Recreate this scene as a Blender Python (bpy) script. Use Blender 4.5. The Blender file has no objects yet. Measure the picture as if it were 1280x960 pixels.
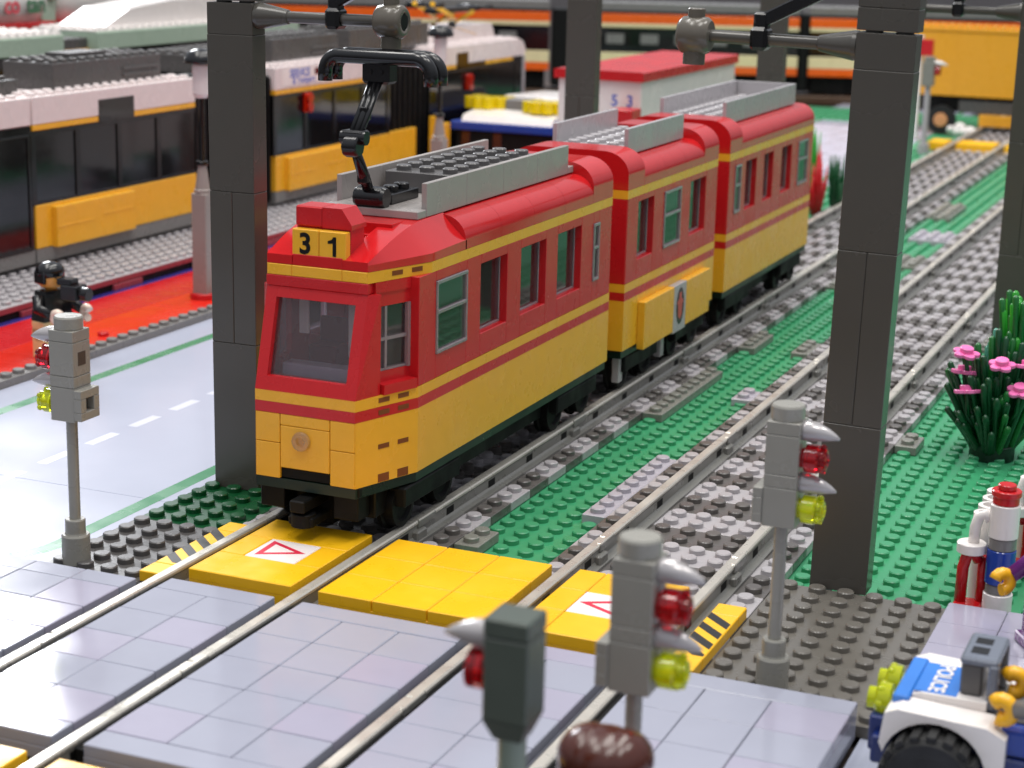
import bpy, math, random
from mathutils import Matrix, Vector
random.seed(7)
S = bpy.context.scene
COL = S.collection
S.unit_settings.scale_length = 0.008          # one unit = one stud = 8 mm
PI = math.pi

# ------------------------------------------------------------------ materials
def lin(c):
    return tuple((x/255/12.92 if x/255 <= .04045 else ((x/255+.055)/1.055)**2.4) for x in c)
MATS = {}
def plastic(name, rgb, rough=.24, trans=0, metal=0, spec=.5, bump=.02, var=.06, scale=.6):
    if name in MATS: return MATS[name]
    m = bpy.data.materials.new(name); m.use_nodes = True
    nt = m.node_tree; N = nt.nodes; L = nt.links
    b = N['Principled BSDF']
    b.inputs['Metallic'].default_value = metal
    b.inputs['Specular IOR Level'].default_value = spec
    b.inputs['IOR'].default_value = 1.5
    b.inputs['Transmission Weight'].default_value = trans
    tc = N.new('ShaderNodeTexCoord')
    n1 = N.new('ShaderNodeTexNoise'); n1.inputs['Scale'].default_value = scale; n1.inputs['Detail'].default_value = 5
    L.new(tc.outputs['Object'], n1.inputs['Vector'])
    mr = N.new('ShaderNodeMapRange'); L.new(n1.outputs['Fac'], mr.inputs['Value'])
    mr.inputs['From Min'].default_value = .3; mr.inputs['From Max'].default_value = .7
    mr.inputs['To Min'].default_value = max(.02, rough*.7); mr.inputs['To Max'].default_value = rough*1.35
    L.new(mr.outputs['Result'], b.inputs['Roughness'])
    c = lin(rgb)
    mx = N.new('ShaderNodeMix'); mx.data_type = 'RGBA'
    mx.inputs['A'].default_value = (*[x*(1-var) for x in c], 1); mx.inputs['B'].default_value = (*[min(1, x*(1+var)+.003) for x in c], 1)
    n2 = N.new('ShaderNodeTexNoise'); n2.inputs['Scale'].default_value = scale*2.3; n2.inputs['Detail'].default_value = 6
    L.new(tc.outputs['Object'], n2.inputs['Vector']); L.new(n2.outputs['Fac'], mx.inputs['Factor'])
    L.new(mx.outputs['Result'], b.inputs['Base Color'])
    if bump:
        bp = N.new('ShaderNodeBump'); bp.inputs['Strength'].default_value = bump; bp.inputs['Distance'].default_value = .3
        L.new(n1.outputs['Fac'], bp.inputs['Height']); L.new(bp.outputs['Normal'], b.inputs['Normal'])
    MATS[name] = m
    return m
RED = plastic('red_plastic', (192, 26, 32), .26)
REDT = plastic('orange_red_plastic', (214, 40, 22), .22)
YEL = plastic('yellow_plastic', (234, 174, 42), .28)
YELP = plastic('bright_yellow_plastic', (244, 186, 24), .3, bump=.01)
GRN = plastic('green_plastic', (56, 146, 100), .33)
DGRN = plastic('dark_green_plastic', (8, 74, 38), .28)
BGRN = plastic('bright_green_plastic', (40, 150, 40), .28)
SEA = plastic('sea_green_plastic', (70, 140, 120), .2)
LG = plastic('light_grey_plastic', (168, 164, 166), .28)
LAV = plastic('pale_grey_plastic', (192, 188, 202), .28)
TILE = plastic('grey_tile_plastic', (154, 156, 170), .11, bump=.012, scale=.25)
TILE2 = plastic('warm_grey_tile_plastic', (158, 155, 172), .13, bump=.014, scale=.3)
OG = plastic('old_grey_plastic', (128, 128, 120), .27)
MG = plastic('mid_grey_plastic', (118, 116, 114), .3)
DG = plastic('dark_grey_plastic', (80, 78, 77), .27)
PIL = plastic('charcoal_plastic', (76, 73, 67), .26, var=.1, scale=.15)
BLK = plastic('black_plastic', (14, 14, 16), .2)
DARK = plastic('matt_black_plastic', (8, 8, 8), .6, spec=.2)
WHT = plastic('white_plastic', (228, 222, 218), .22)
PWHT = plastic('aged_white_plastic', (224, 212, 210), .25)
CREAM = plastic('cream_plastic', (226, 210, 165), .3)
PGRN = plastic('sand_green_plastic', (166, 186, 166), .3)
TAN = plastic('tan_plastic', (226, 196, 140), .3)
BLU = plastic('blue_plastic', (24, 60, 150), .22)
MBLU = plastic('mid_blue_plastic', (50, 120, 205), .22)
PURP = plastic('purple_plastic', (96, 26, 110), .25)
PINK = plastic('pink_plastic', (236, 116, 178), .28)
ORG = plastic('orange_plastic', (232, 96, 20), .28)
BRN = plastic('reddish_brown_plastic', (70, 28, 16), .22)
DRED = plastic('dark_red_plastic', (140, 60, 70), .3)
SKIN = plastic('yellow_skin_plastic', (240, 178, 30), .28)
RUB = plastic('rubber', (16, 16, 16), .6)
STEEL = plastic('rail_metal', (206, 201, 190), .3, metal=.5, bump=.006, var=.03, scale=1)
PEARL = plastic('pearl_grey', (176, 172, 172), .2, metal=.25)
ROADM = plastic('printed_road_plastic', (174, 179, 196), .16, bump=.008, var=.03, scale=.12)
RGRN = plastic('printed_green_line', (60, 128, 88), .25)
RWHT = plastic('printed_white_dash', (204, 207, 219), .2)
STK = plastic('white_sticker', (236, 226, 222), .3)
TABLE = plastic('table_cloth', (46, 34, 28), .7)
TRED = plastic('clear_red', (200, 6, 24), .06, trans=.8, bump=0)
TYEL = plastic('clear_neon_yellow', (232, 240, 20), .06, trans=.6, bump=0)
TORG = plastic('clear_orange_red', (235, 40, 10), .1, trans=.5, bump=0)
DGLS = plastic('dark_glass', (16, 16, 18), .08, bump=.01)
GLS = None
def glass():
    m = bpy.data.materials.new('clear_glass'); m.use_nodes = True
    nt = m.node_tree; N = nt.nodes; L = nt.links; N.clear()
    o = N.new('ShaderNodeOutputMaterial'); t = N.new('ShaderNodeBsdfTransparent'); g = N.new('ShaderNodeBsdfGlossy'); mix = N.new('ShaderNodeMixShader')
    f = N.new('ShaderNodeFresnel'); f.inputs['IOR'].default_value = 1.5
    t.inputs['Color'].default_value = (.9, .88, .9, 1); g.inputs['Roughness'].default_value = .04; g.inputs['Color'].default_value = (1, 1, 1, 1)
    d = N.new('ShaderNodeBsdfDiffuse'); d.inputs['Color'].default_value = (.66, .52, .54, 1)  # pinkish diffuse share paints pale reflections and haze into the panes
    m2 = N.new('ShaderNodeMixShader'); m2.inputs[0].default_value = .045
    L.new(t.outputs[0], m2.inputs[1]); L.new(d.outputs[0], m2.inputs[2])
    L.new(f.outputs[0], mix.inputs[0]); L.new(m2.outputs[0], mix.inputs[1]); L.new(g.outputs[0], mix.inputs[2]); L.new(mix.outputs[0], o.inputs[0])
    return m
GLS = glass()

# ------------------------------------------------------------------ mesh builder
ROOT = {}                                     # object name -> world origin of its thing
class MB:
    def __init__(s): s.v = []; s.f = []; s.fm = []; s.sm = []; s.m = 0
    def face(s, idx, smooth=False): s.f.append(idx); s.fm.append(s.m); s.sm.append(smooth)
    def box(s, x0, x1, y0, y1, z0, z1, c=.03):
        if x1 < x0: x0, x1 = x1, x0
        if y1 < y0: y0, y1 = y1, y0
        c = min(c, (x1-x0)*.3, (y1-y0)*.3, (z1-z0)*.3)
        if c <= 0:
            b = len(s.v)
            s.v += [(x, y, z) for z in (z0, z1) for y in (y0, y1) for x in (x0, x1)]
            for q in ((0,2,3,1),(4,5,7,6),(0,1,5,4),(2,6,7,3),(0,4,6,2),(1,3,7,5)): s.face([b+i for i in q])
            return s
        b = len(s.v); ids = {}
        X = (x0, x1); Y = (y0, y1); Z = (z0, z1)
        for i in (0, 1):
            for j in (0, 1):
                for k in (0, 1):
                    dx, dy, dz = (c if i == 0 else -c), (c if j == 0 else -c), (c if k == 0 else -c)
                    for a, p in enumerate(((X[i], Y[j]+dy, Z[k]+dz), (X[i]+dx, Y[j], Z[k]+dz), (X[i]+dx, Y[j]+dy, Z[k]))):
                        ids[i, j, k, a] = len(s.v); s.v.append(p)
        I = ids
        s.face([I[0,0,0,0], I[0,0,1,0], I[0,1,1,0], I[0,1,0,0]]); s.face([I[1,0,0,0], I[1,1,0,0], I[1,1,1,0], I[1,0,1,0]])
        s.face([I[0,0,0,1], I[1,0,0,1], I[1,0,1,1], I[0,0,1,1]]); s.face([I[0,1,0,1], I[0,1,1,1], I[1,1,1,1], I[1,1,0,1]])
        s.face([I[0,0,0,2], I[0,1,0,2], I[1,1,0,2], I[1,0,0,2]]); s.face([I[0,0,1,2], I[1,0,1,2], I[1,1,1,2], I[0,1,1,2]])
        for i in (0, 1):
            for j in (0, 1):
                q = [I[i,j,0,0], I[i,j,0,1], I[i,j,1,1], I[i,j,1,0]]; s.face(q if i == j else q[::-1])
                q = [I[i,0,j,0], I[i,0,j,2], I[i,1,j,2], I[i,1,j,0]]; s.face(q[::-1] if i == j else q)
                q = [I[0,i,j,1], I[0,i,j,2], I[1,i,j,2], I[1,i,j,1]]; s.face(q if i == j else q[::-1])
                for k in (0, 1):
                    q = [I[i,j,k,0], I[i,j,k,2], I[i,j,k,1]]; s.face(q if (i+j+k) % 2 == 0 else q[::-1])
        return s
    def lathe(s, prof, c=(0, 0, 0), axis='z', seg=20, flip=False, sharp=True):
        """profile = [(r, h)...] turned about an axis through c; each segment gets its own ring so edges stay crisp"""
        def P(r, h, a):
            u, w = r*math.cos(a), r*math.sin(a)
            if axis == 'z': return (c[0]+u, c[1]+w, c[2]+h)
            if axis == 'x': return (c[0]+h, c[1]+u, c[2]+w)
            return (c[0]+w, c[1]+h, c[2]+u)
        rings = []
        for i in range(len(prof)-1):
            (r0, h0), (r1, h1) = prof[i], prof[i+1]
            if sharp or i == 0:
                b0 = len(s.v); s.v += [P(r0, h0, 2*PI*k/seg) for k in range(seg)]
            else: b0 = b1
            b1 = len(s.v); s.v += [P(r1, h1, 2*PI*k/seg) for k in range(seg)]
            for k in range(seg):
                n = (k+1) % seg
                s.face([b0+k, b0+n, b1+n, b1+k], abs(h1-h0) > 1e-6)
        for (r, h), top in ((prof[0], False), (prof[-1], True)):
            if r > 1e-4:
                b = len(s.v); s.v += [P(r, h, 2*PI*k/seg) for k in range(seg)]
                s.face([b+k for k in range(seg)] if top else [b+k for k in range(seg)][::-1])
        return s
    def cyl(s, c, r, h, axis='z', seg=20, ch=.03):
        ch = min(ch, r*.3, abs(h)*.3)
        return s.lathe([(r-ch, 0), (r, ch), (r, h-ch), (r-ch, h)], c, axis, seg)
    def stud(s, x, y, z, seg=16, r=.3, h=.21):
        return s.lathe([(r, 0), (r, h-.04), (r-.04, h)], (x, y, z), 'z', seg)
    def prism(s, pts, a0, a1, axis='y', smooth=()):
        """pts in the plane across axis: y -> (x,z), x -> (y,z), z -> (x,y)"""
        def P(p, a):
            return (p[0], a, p[1]) if axis == 'y' else (a, p[0], p[1]) if axis == 'x' else (p[0], p[1], a)
        n = len(pts); area = sum(pts[i][0]*pts[(i+1) % n][1]-pts[(i+1) % n][0]*pts[i][1] for i in range(n))
        if (area < 0): pts = pts[::-1]
        b = len(s.v); s.v += [P(p, a0) for p in pts]+[P(p, a1) for p in pts]
        rev = (axis == 'y')
        for i in range(n):
            j = (i+1) % n; q = [b+i, b+j, b+n+j, b+n+i]; s.face(q[::-1] if rev else q, bool(smooth) and (i in smooth or smooth is True))
        if smooth: s.v += [P(p, a0) for p in pts]+[P(p, a1) for p in pts]; b += 2*n
        q0 = [b+i for i in range(n)]; q1 = [b+n+i for i in range(n)]
        if rev: s.face(q0); s.face(q1[::-1])
        else: s.face(q0[::-1]); s.face(q1)
        return s
    def tube(s, path, r, seg=10, cap=True):
        P = [Vector(p) for p in path]; R = r if isinstance(r, (list, tuple)) else [r]*len(P)
        rings = []
        up = None
        for i, p in enumerate(P):
            t = (P[min(i+1, len(P)-1)]-P[max(i-1, 0)]).normalized()
            if up is None:
                up = Vector((0, 0, 1)) if abs(t.z) < .9 else Vector((1, 0, 0))
            a = t.cross(up).normalized(); b = a.cross(t).normalized(); up = b
            k0 = len(s.v)
            s.v += [tuple(p+(a*math.cos(2*PI*k/seg)+b*math.sin(2*PI*k/seg))*R[i]) for k in range(seg)]
            rings.append(k0)
        for q in range(len(P)-1):
            for k in range(seg):
                n = (k+1) % seg
                s.face([rings[q]+k, rings[q]+n, rings[q+1]+n, rings[q+1]+k][::-1], True)
        if cap:
            s.face([rings[0]+k for k in range(seg)]); s.face([rings[-1]+k for k in range(seg)][::-1])
        return s
    def ball(s, c, r, seg=14, sq=(1, 1, 1)):
        n = seg//2; pr = [(r*math.sin(PI*i/n)+1e-5, -r*math.cos(PI*i/n)) for i in range(n+1)]
        b = len(s.v); s.lathe(pr, (0, 0, 0), 'z', seg, sharp=False)
        for i in range(b, len(s.v)):
            x, y, z = s.v[i]; s.v[i] = (c[0]+x*sq[0], c[1]+y*sq[1], c[2]+z*sq[2])
        return s
    def raw(s, verts, faces, smooth=False):
        b = len(s.v); s.v += verts
        for f in faces: s.face([b+i for i in f], smooth)
        return s
    def spin(s, b, c, rz=0, rx=0, ry=0):
        """rotate the vertices added since index b about c"""
        M = Matrix.Rotation(rz, 3, 'Z') @ Matrix.Rotation(ry, 3, 'Y') @ Matrix.Rotation(rx, 3, 'X'); c = Vector(c)
        for i in range(b, len(s.v)): s.v[i] = tuple(M @ (Vector(s.v[i])-c)+c)
        return s
    def build(s, name, mats, parent=None, local=False):
        if not isinstance(mats, (list, tuple)): mats = [mats]
        o0 = (0, 0, 0)
        if parent is not None and not local: o0 = ROOT.get(parent.name, (0, 0, 0))
        me = bpy.data.meshes.new(name)
        me.from_pydata([(x-o0[0], y-o0[1], z-o0[2]) for x, y, z in s.v], [], s.f)
        for m in mats: me.materials.append(m)
        me.polygons.foreach_set('material_index', s.fm); me.polygons.foreach_set('use_smooth', s.sm)
        me.update()
        o = bpy.data.objects.new(name, me); COL.objects.link(o)
        if parent is not None: o.parent = parent; ROOT[o.name] = o0
        return o
def thing(name, label, cat, loc=(0, 0, 0), group=None, rz=0):
    o = bpy.data.objects.new(name, None); COL.objects.link(o); o.empty_display_size = .5
    o.location = loc; o.rotation_euler = (0, 0, rz); ROOT[o.name] = tuple(loc)
    o['label'] = label; o['category'] = cat
    if group: o['group'] = group
    return o
def tag(o, label, cat, group=None):
    o['label'] = label; o['category'] = cat
    if group: o['group'] = group
    return o
def struct(o): o['kind'] = 'structure'; return o
def dup(root, loc, label, rz=None, group=None):
    def rec(o, par):
        for ch in list(o.children):
            c = ch.copy(); COL.objects.link(c); c.parent = par; rec(ch, c)
    r = root.copy(); COL.objects.link(r); r.location = loc; r['label'] = label
    if rz is not None: r.rotation_euler = (0, 0, rz)
    if group: r['group'] = group
    rec(root, r)
    return r
def text(body, size, name, mat, parent, M, bold=.02):
    cu = bpy.data.curves.new('lettering', 'FONT'); cu.body = body; cu.size = size; cu.align_x = 'CENTER'; cu.align_y = 'CENTER'; cu.offset = bold; cu.extrude = .006
    t = bpy.data.objects.new('lettering', cu); COL.objects.link(t)
    bpy.context.view_layer.update()
    me = bpy.data.meshes.new_from_object(t.evaluated_get(bpy.context.evaluated_depsgraph_get()))
    bpy.data.objects.remove(t); bpy.data.curves.remove(cu)
    o0 = ROOT.get(parent.name, (0, 0, 0))
    me.transform(Matrix.Translation([-a for a in o0]) @ M); me.materials.clear(); me.materials.append(mat); me.name = name
    o = bpy.data.objects.new(name, me); COL.objects.link(o); o.parent = parent; ROOT[o.name] = o0
    return o
def frame(origin, xdir, ydir):
    x = Vector(xdir).normalized(); y = Vector(ydir).normalized(); z = x.cross(y)
    return Matrix(((x.x, y.x, z.x, origin[0]), (x.y, y.y, z.y, origin[1]), (x.z, y.z, z.z, origin[2]), (0, 0, 0, 1)))
G = .12                                       # the stud grid's offset along the track

# ================================================================== THE SETTING
mb = MB(); mb.box(-900, 900, -200, 1200, -2, -.35, 0); struct(mb.build('ground', TABLE))
# green base plates: sheet with studs where the photo shows them
mb = MB(); mb.box(-8, 60, 6, 185, -.3, 0, 0)
for y in range(6, 150):
    seg = 16 if y < 45 else 10 if y < 80 else 8
    for x in (4.5, 5.5, 6.5, 7.5): mb.stud(x, y+.5+G, 0, seg)
    xr = range(16, 28) if y < 45 else range(16, 22)
    if y >= 10:
        for x in xr: mb.stud(x+.5, y+.5+G, 0, seg)
    if y >= 60:
        for x in range(-8, -4): mb.stud(x+.5, y+.5+G, 0, 8)
struct(mb.build('green_baseplate', GRN))
mb = MB()
for x0, y0, x1, y1 in ((-8, 6, -4, 60),):
    mb.box(x0, x1, y0+G-.2, y1, 0.002, .4, .03)
    for y in range(6, 60):
        for x in range(int(x0), int(x1)): mb.stud(x+.5, y+.5+G-.2, .4, 18 if y < 20 else 10)
struct(mb.build('green_verge', DGRN))
mb = MB(); mb.box(-8, -4, -.45, 6+G-.23, 0.002, .4, .03)
for y in range(0, 6):
    for x in range(-8, -4): mb.stud(x+.5, y+.5+G-.2, .4, 18)
struct(mb.build('dark_grey_pavement', DG))
mb = MB(); mb.box(16.02, 22, -.85, 10, .002, .4, .03); mb.box(16.02, 24, -22, -13.05, .002, .4, .03)
for y in range(-1, 10):
    for x in range(16, 22): mb.stud(x+.5, y+.5+G, .4, 18)
for y in range(-22, -13):
    for x in range(17, 24): mb.stud(x+.5, y+.5+G-.1, .4, 14)
struct(mb.build('dark_grey_pavement', plastic('taupe_grey_plastic', (104, 100, 93), .27)))  # lighter, browner grey than the left pavement
# printed road plate beside the track
mb = MB(); mb.box(-25.8, -8, 9.05, 260, -.3, 0.01, .02); mb.box(-25.8, -8, -30, 9.02, -.3, 0.01, .02); mb.box(-40, -25.8, -30, 17, -.3, .01, .02)
struct(mb.build('road', ROADM))
mb = MB(); mb.box(21.4, 60, -60, 9.9, -.3, 0.006, .02); struct(mb.build('road', ROADM))
mb = MB()
mb.box(-9.8, -9.1, 3.2, 260, .012, .0145, 0); mb.box(-23.6, -22.9, 3.2, 260, .012, .0145, 0)
pts = [(-9.45-2.5*(1-math.cos(a)), 3.2-3*math.sin(a)) for a in [PI/2*i/14 for i in range(15)]]
for i in range(14):
    (x0, y0), (x1, y1) = pts[i], pts[i+1]; t = Vector((x1-x0, y1-y0)).normalized(); n = Vector((t.y, -t.x))*.35
    mb.raw([(x0-n.x, y0-n.y, .0145), (x0+n.x, y0+n.y, .0145), (x1+n.x, y1+n.y, .0145), (x1-n.x, y1-n.y, .0145)], [(0, 1, 2, 3)])
mb.m = 1
for k in range(-2, 40): mb.box(-16.65, -16.15, 14.5+3.35*k, 16.55+3.35*k, .012, .0145, 0)
struct(mb.build('road_marking', [RGRN, RWHT]))
# far bright street beyond the tram
mb = MB(); mb.box(-24, -9, 128, 170, 0.02, .05, .01); struct(mb.build('road', LAV))
mb = MB(); mb.box(-60, 60, 176, 192, -.2, .03, .02)
for x in range(-40, 0):
    for y in range(176, 190, 1): mb.stud(x+.5, y+.5, .03, 6)
struct(mb.build('green_baseplate', GRN))

# tiled level crossing road, Y -13 .. -1
def tiles(mb, x0, x1, rows, cols, z=1.18, lift=.006):
    for (ya, yb) in rows:
        for (xa, xb) in cols:
            b = len(mb.v); g = .011
            mb.m = 0 if random.random() < .6 else 1
            dz = random.uniform(-lift, lift)
            mb.box(xa+g, xb-g, ya+g, yb-g, z-.38+dz, z+dz, .03)
            mb.spin(b, ((xa+xb)/2, (ya+yb)/2, z), rx=random.uniform(-.004, .004), ry=random.uniform(-.004, .004))
    mb.m = 0
rows = [(-12+2*i, -10+2*i) for i in range(5)]
ends = [(-13, -12), (-2, -1)]
mb = MB()
for a, b in ((-2, 2), (3, 9), (10, 14), (15, 21.3)): tiles(mb, a, b, ends, [(a, b)])
tiles(mb, -2, 2, rows, [(-2, 0), (0, 2)]); mb.box(-2, 2, -12.99, -1.01, .42, .8, .02)
tiles(mb, 3, 9, rows, [(3, 5), (5, 7), (7, 9)]); mb.box(3, 9, -12.99, -1.01, .42, .8, .02)
tiles(mb, 10, 14, rows, [(10, 12), (12, 14)]); mb.box(10, 14, -12.99, -1.01, .42, .8, .02)
tiles(mb, 15, 21, [(a, b) for a, b in rows], [(15, 17), (17, 19), (19, 21.3)]); mb.box(15, 21.28, -12.99, -1.01, .02, .8, .02)
struct(mb.build('tiled_road', [TILE, TILE2]))
mb = MB()
lrows = [(-12.6, -10.6), (-10.6, -8.6), (-8.55, -6.55), (-6.55, -4.55), (-4.55, -2.55), (-2.55, -1.55)]
tiles(mb, -17, -3, lrows, [(-5, -3), (-7, -5), (-9, -7), (-11, -9), (-13, -11), (-15, -13)], z=1.18, lift=.01); mb.box(-15, -3, -12.6, -1.56, .02, .8, .02)
struct(mb.build('tiled_road', [TILE, TILE2]))
mb = MB()
tiles(mb, 22, 30, [(7.6, 9.6), (5.6, 7.6), (3.6, 5.6), (1.6, 3.6), (-.4, 1.6)], [(22.03, 24), (24, 26), (26, 28)], z=.8); mb.box(22.03, 28, -.39, 9.59, .02, .42, .02)
struct(mb.build('tiled_pavement', [TILE2, LAV]))
# kerb, red platform, blue strip in front of the far tram
mb = MB(); mb.box(-26.7, -25.82, 17, 150, -.2, .4, .03)
for y in range(17, 110): mb.stud(-26.25, y+.5, .4, 10)
struct(mb.build('kerb', MG))
mb = MB()
for k in range(8, 60):
    mb.m = 0; mb.box(-30, -26.72, 2*k+.01, 2*k+1.99, .05, .4, .02); mb.m = 1; mb.box(-33.6, -30.02, 2*k+.01, 2*k+1.99, .05, .41, .02)
mb.m = 1
for y in (31.5, 44.2, 61, 75): mb.stud(-27.5, y, .4, 12)
struct(mb.build('red_pavement', [REDT, RED]))
mb = MB(); mb.box(-34.5, -33.62, 16, 150, .05, .42, .02); struct(mb.build('blue_kerb', plastic('violet_blue_plastic', (48, 40, 110), .25)))
# raised studded platform
plat = thing('platform', 'long grey studded platform slab edged in dark red beside the yellow tram', 'platform', (-37, 20, 0))
mb = MB()
mb.box(-40.2, -34.2, 20, 120, .82, 1.2, .03)
for y in range(20, 105):
    for x in range(-40, -34): mb.stud(x+.3, y+.5, 1.2, 12 if y < 60 else 8)
mb.build('slab', LG, plat)
mb = MB(); mb.box(-39.8, -34.22, 20, 120, .42, .8, .02); mb.m = 1; mb.box(-34.2, -34.15, 20, 120, .84, 1.12, 0)
for y in range(24, 118, 9): mb.box(-34.22, -34.0, y, y+3, .42, .78, .02)
mb.build('support', [DARK, DRED], plat)

# ================================================================== TRACKS
def sleeper_mesh(dark):
    mb = MB(); mb.box(-4, 4, .01, 1.99, .03, .4, .02)
    for x in (-3.5, -1.5, -.5, .5, 1.5, 3.5):
        for y in (.5, 1.5): mb.stud(x, y, .4, 14)
    return mb
def track(xc, label, joint):
    t = thing('railway_track', label, 'track', (xc, 0, 0), 'toy railway tracks')
    for sx in (-1, 1):
        x = xc+2.5*sx; mb = MB()
        mb.m = 0
        mb.prism([(x-.46, .41), (x+.46, .41), (x+.46, .5), (x+.26, .54), (x+.17, .62), (x+.17, .98), (x-.17, .98), (x-.17, .62), (x-.26, .54), (x-.46, .5)], -24, 190, 'y')
        mb.m = 1
        y = joint-16
        while y < 190:
            mb.box(x-.2, x+.2, max(y, -24)+.03, min(y+15.97, 190), .98, 1.16, .05)
            mb.m = 0
            mb.box(x+.05, x+.24, y-.9, y+.6, .86, 1.155, .03); mb.box(x-.2, x+.4, y-1.3, y-.5, .42, .85, .06)
            mb.m = 1; mb.box(x+.06, x+.23, y-.85, y+.5, 1.1, 1.19, .03)
            y += 16
        mb.m = 2
        y = joint-16+2
        while y < 130:
            mb.box(x+.14, x+.182, y-.32, y+.32, .62, .9, 0); mb.box(x-.182, x-.14, y-.32, y+.32, .62, .9, 0); y += 4  # black blocks on the web paint the dark inside of its holes
        mb.build('rail', [plastic('rail_grey_plastic', (112, 111, 106), .3), STEEL, DARK], t)
    a = b = None
    for k in range(44):
        for q, (nm, mat) in enumerate((('sleeper', plastic('sleeper_grey_plastic', (92, 88, 85), .28)), ('ballast_plate', LG))):
            y = (0 if k < 0 else 0)+4*k+q*2+G
            if k*4 > 172: continue
            if k == 0:
                o = sleeper_mesh(q == 0).build(nm, mat, t, local=True)
                if q == 0: a = o
                else: b = o
                o.location = (0, y, 0)
            else:
                o = (a if q == 0 else b).copy(); COL.objects.link(o); o.location = (0, y, 0)
    mb = MB(); mb.box(xc-4, xc+4, -26, -.02, .02, .4, .02)
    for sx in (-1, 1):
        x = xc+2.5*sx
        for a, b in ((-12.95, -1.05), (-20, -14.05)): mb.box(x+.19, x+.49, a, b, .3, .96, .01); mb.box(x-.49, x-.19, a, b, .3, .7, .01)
    mb.build('track_bed_shade', DARK, t)  # black bed and side blocks paint shade into the gaps along the rails
    return t
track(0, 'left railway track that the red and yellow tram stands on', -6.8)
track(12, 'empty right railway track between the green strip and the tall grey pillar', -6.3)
# loose grey plates on the green strip
first = None
for i, (x, y, w, n) in enumerate(((4.02, 8.6, 1, 2), (7, 14.1, 1, 9), (4, 30, 1, 10), (7, 34.6, 1, 2), (4, 46, 1, 4), (7, 46, 1, 3), (6, 60, 2, 6), (4, 66, 1, 6), (6.1, 76, 2, 4), (5, 88, 3, 4), (16, 29.9, 1.2, 2), (16, 52, 2, 6), (4, 100, 2, 8))):
    mb = MB(); xo = 0 if x < 16 else 0
    w_ = max(1, int(w))
    mb.box(x+.01, x+w_-.01, y, y+n-.02, .01, .4, .03)
    for k in range(n):
        for j in range(w_): mb.stud(x+.5+j, y+k+.5, .4, 14)
    labs = ['light grey two-stud plate on the green strip just behind the yellow crossing panel',
            'long pale lilac-grey plate lying along the right track edge of the green strip',
            'long light grey plate along the left track, halfway up the green strip',
            'small pale plate by the right track, level with the front of the middle tram car',
            'grey plate beside the left track below the rear tram car',
            'grey plate beside the right track, next to the tall right pillar',
            'wide grey plate on the green strip, left of the tall right pillar',
            'narrow grey plate by the left track near the rear end of the last tram car',
            'short wide grey plate on the green strip just right of the tall right pillar',
            'three-stud-wide pale plate far up the green strip, right of the pillar',
            'small grey plate on the green ground just right of the tall right pillar',
            'wide grey plate on green ground behind the pink flower bush',
            'farthest grey plate at the distant end of the green strip']
    tag(mb.build('loose_plate', plastic('loose_grey_plastic', (172, 168, 176), .28) if i in (1, 3, 9) else OG), labs[i], 'plate', 'loose plates on the green ground')

# ================================================================== CROSSING PANELS
CP = 'yellow panels of the level crossing'
def panel(x0, x1, y0, y1, label, cols, rws, skip=None, sign=False, more=()):
    t = thing('crossing_panel', label, 'crossing panel', ((x0+x1)/2, y0, 0), CP)
    mb = MB(); mb.box(x0+.02, x1-.02, y0+.02, y1-.02, .41, .82, .02); 
    for ya, yb in rws:
        for xa, xb in cols:
            if skip and (xa, ya) in skip: continue
            b = len(mb.v); mb.box(xa+.014, xb-.014, ya+.014, yb-.014, .8, 1.2, .03); mb.spin(b, (xa, ya, 1), rx=random.uniform(-.003, .003), ry=random.uniform(-.003, .003))
    for xa, xb, ya, yb in more: mb.box(xa+.014, xb-.014, ya+.014, yb-.014, .8, 1.2, .03)
    mb.build('deck', YELP, t)
    if sign:
        cx = (x0+x1)/2; ya = (y0+y1)/2-1
        mb = MB(); mb.box(cx-1+.014, cx+1-.014, ya+.014, ya+2-.014, .8, 1.2, .03); st = mb.build('sign_tile', STK, t)
        mb = MB(); c = Vector((cx, ya+1)); z = 1.205
        # red warning triangle, pointing away along the track
        if sign == 'up': A = [Vector((-.8, .8)), Vector((-.72, -.78)), Vector((.86, .06))]
        else: A = [Vector((-.86, -.02)), Vector((.76, -.82)), Vector((.76, .84))]
        g = sum(A, Vector((0, 0)))/3; B = [g+(a-g)*.62 for a in A]
        V = [(c.x+p.x, c.y+p.y, z) for p in A+B]
        F = [(i, (i+1) % 3, 3+(i+1) % 3, 3+i) for i in range(3)]
        b = len(mb.v); mb.raw(V+[(x, y, z-.004) for x, y, z in V], F+[tuple(q+6 for q in f[::-1]) for f in F])
        mb.build('warning_triangle', plastic('sign_red', (214, 40, 70), .35), st)
    return t
panel(-2, 2, 0, 6, 'yellow crossing panel with a red triangle sign under the tram front', [(-2, 2)], [(0, 2), (4, 6)], None, 'up', [(-2, -1, 2, 4), (1, 2, 2, 4)])
panel(3, 9, 0, 6, 'wide plain yellow crossing panel between the two tracks', [(3, 5), (5, 7), (7, 9)], [(0, 2), (2, 4), (4, 6)])
panel(10, 14, 0, 6, 'yellow crossing panel with triangle sign on the right track, behind the traffic signals', [(10, 11), (11, 13), (13, 14)], [(0, 2), (2, 4), (4, 6)], {(11, 2)}, 'side')
panel(-2, 2, -20, -14, 'yellow crossing panel cut off at the bottom left corner, between the left rails', [(-2, 0), (0, 2)], [(-20, -18), (-18, -16), (-16, -14)])
panel(3, 9, -20, -14, 'yellow crossing panel cut off at the bottom edge, right of the left track', [(3, 5), (5, 7), (7, 9)], [(-20, -18), (-18, -16), (-16, -14)])
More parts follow.
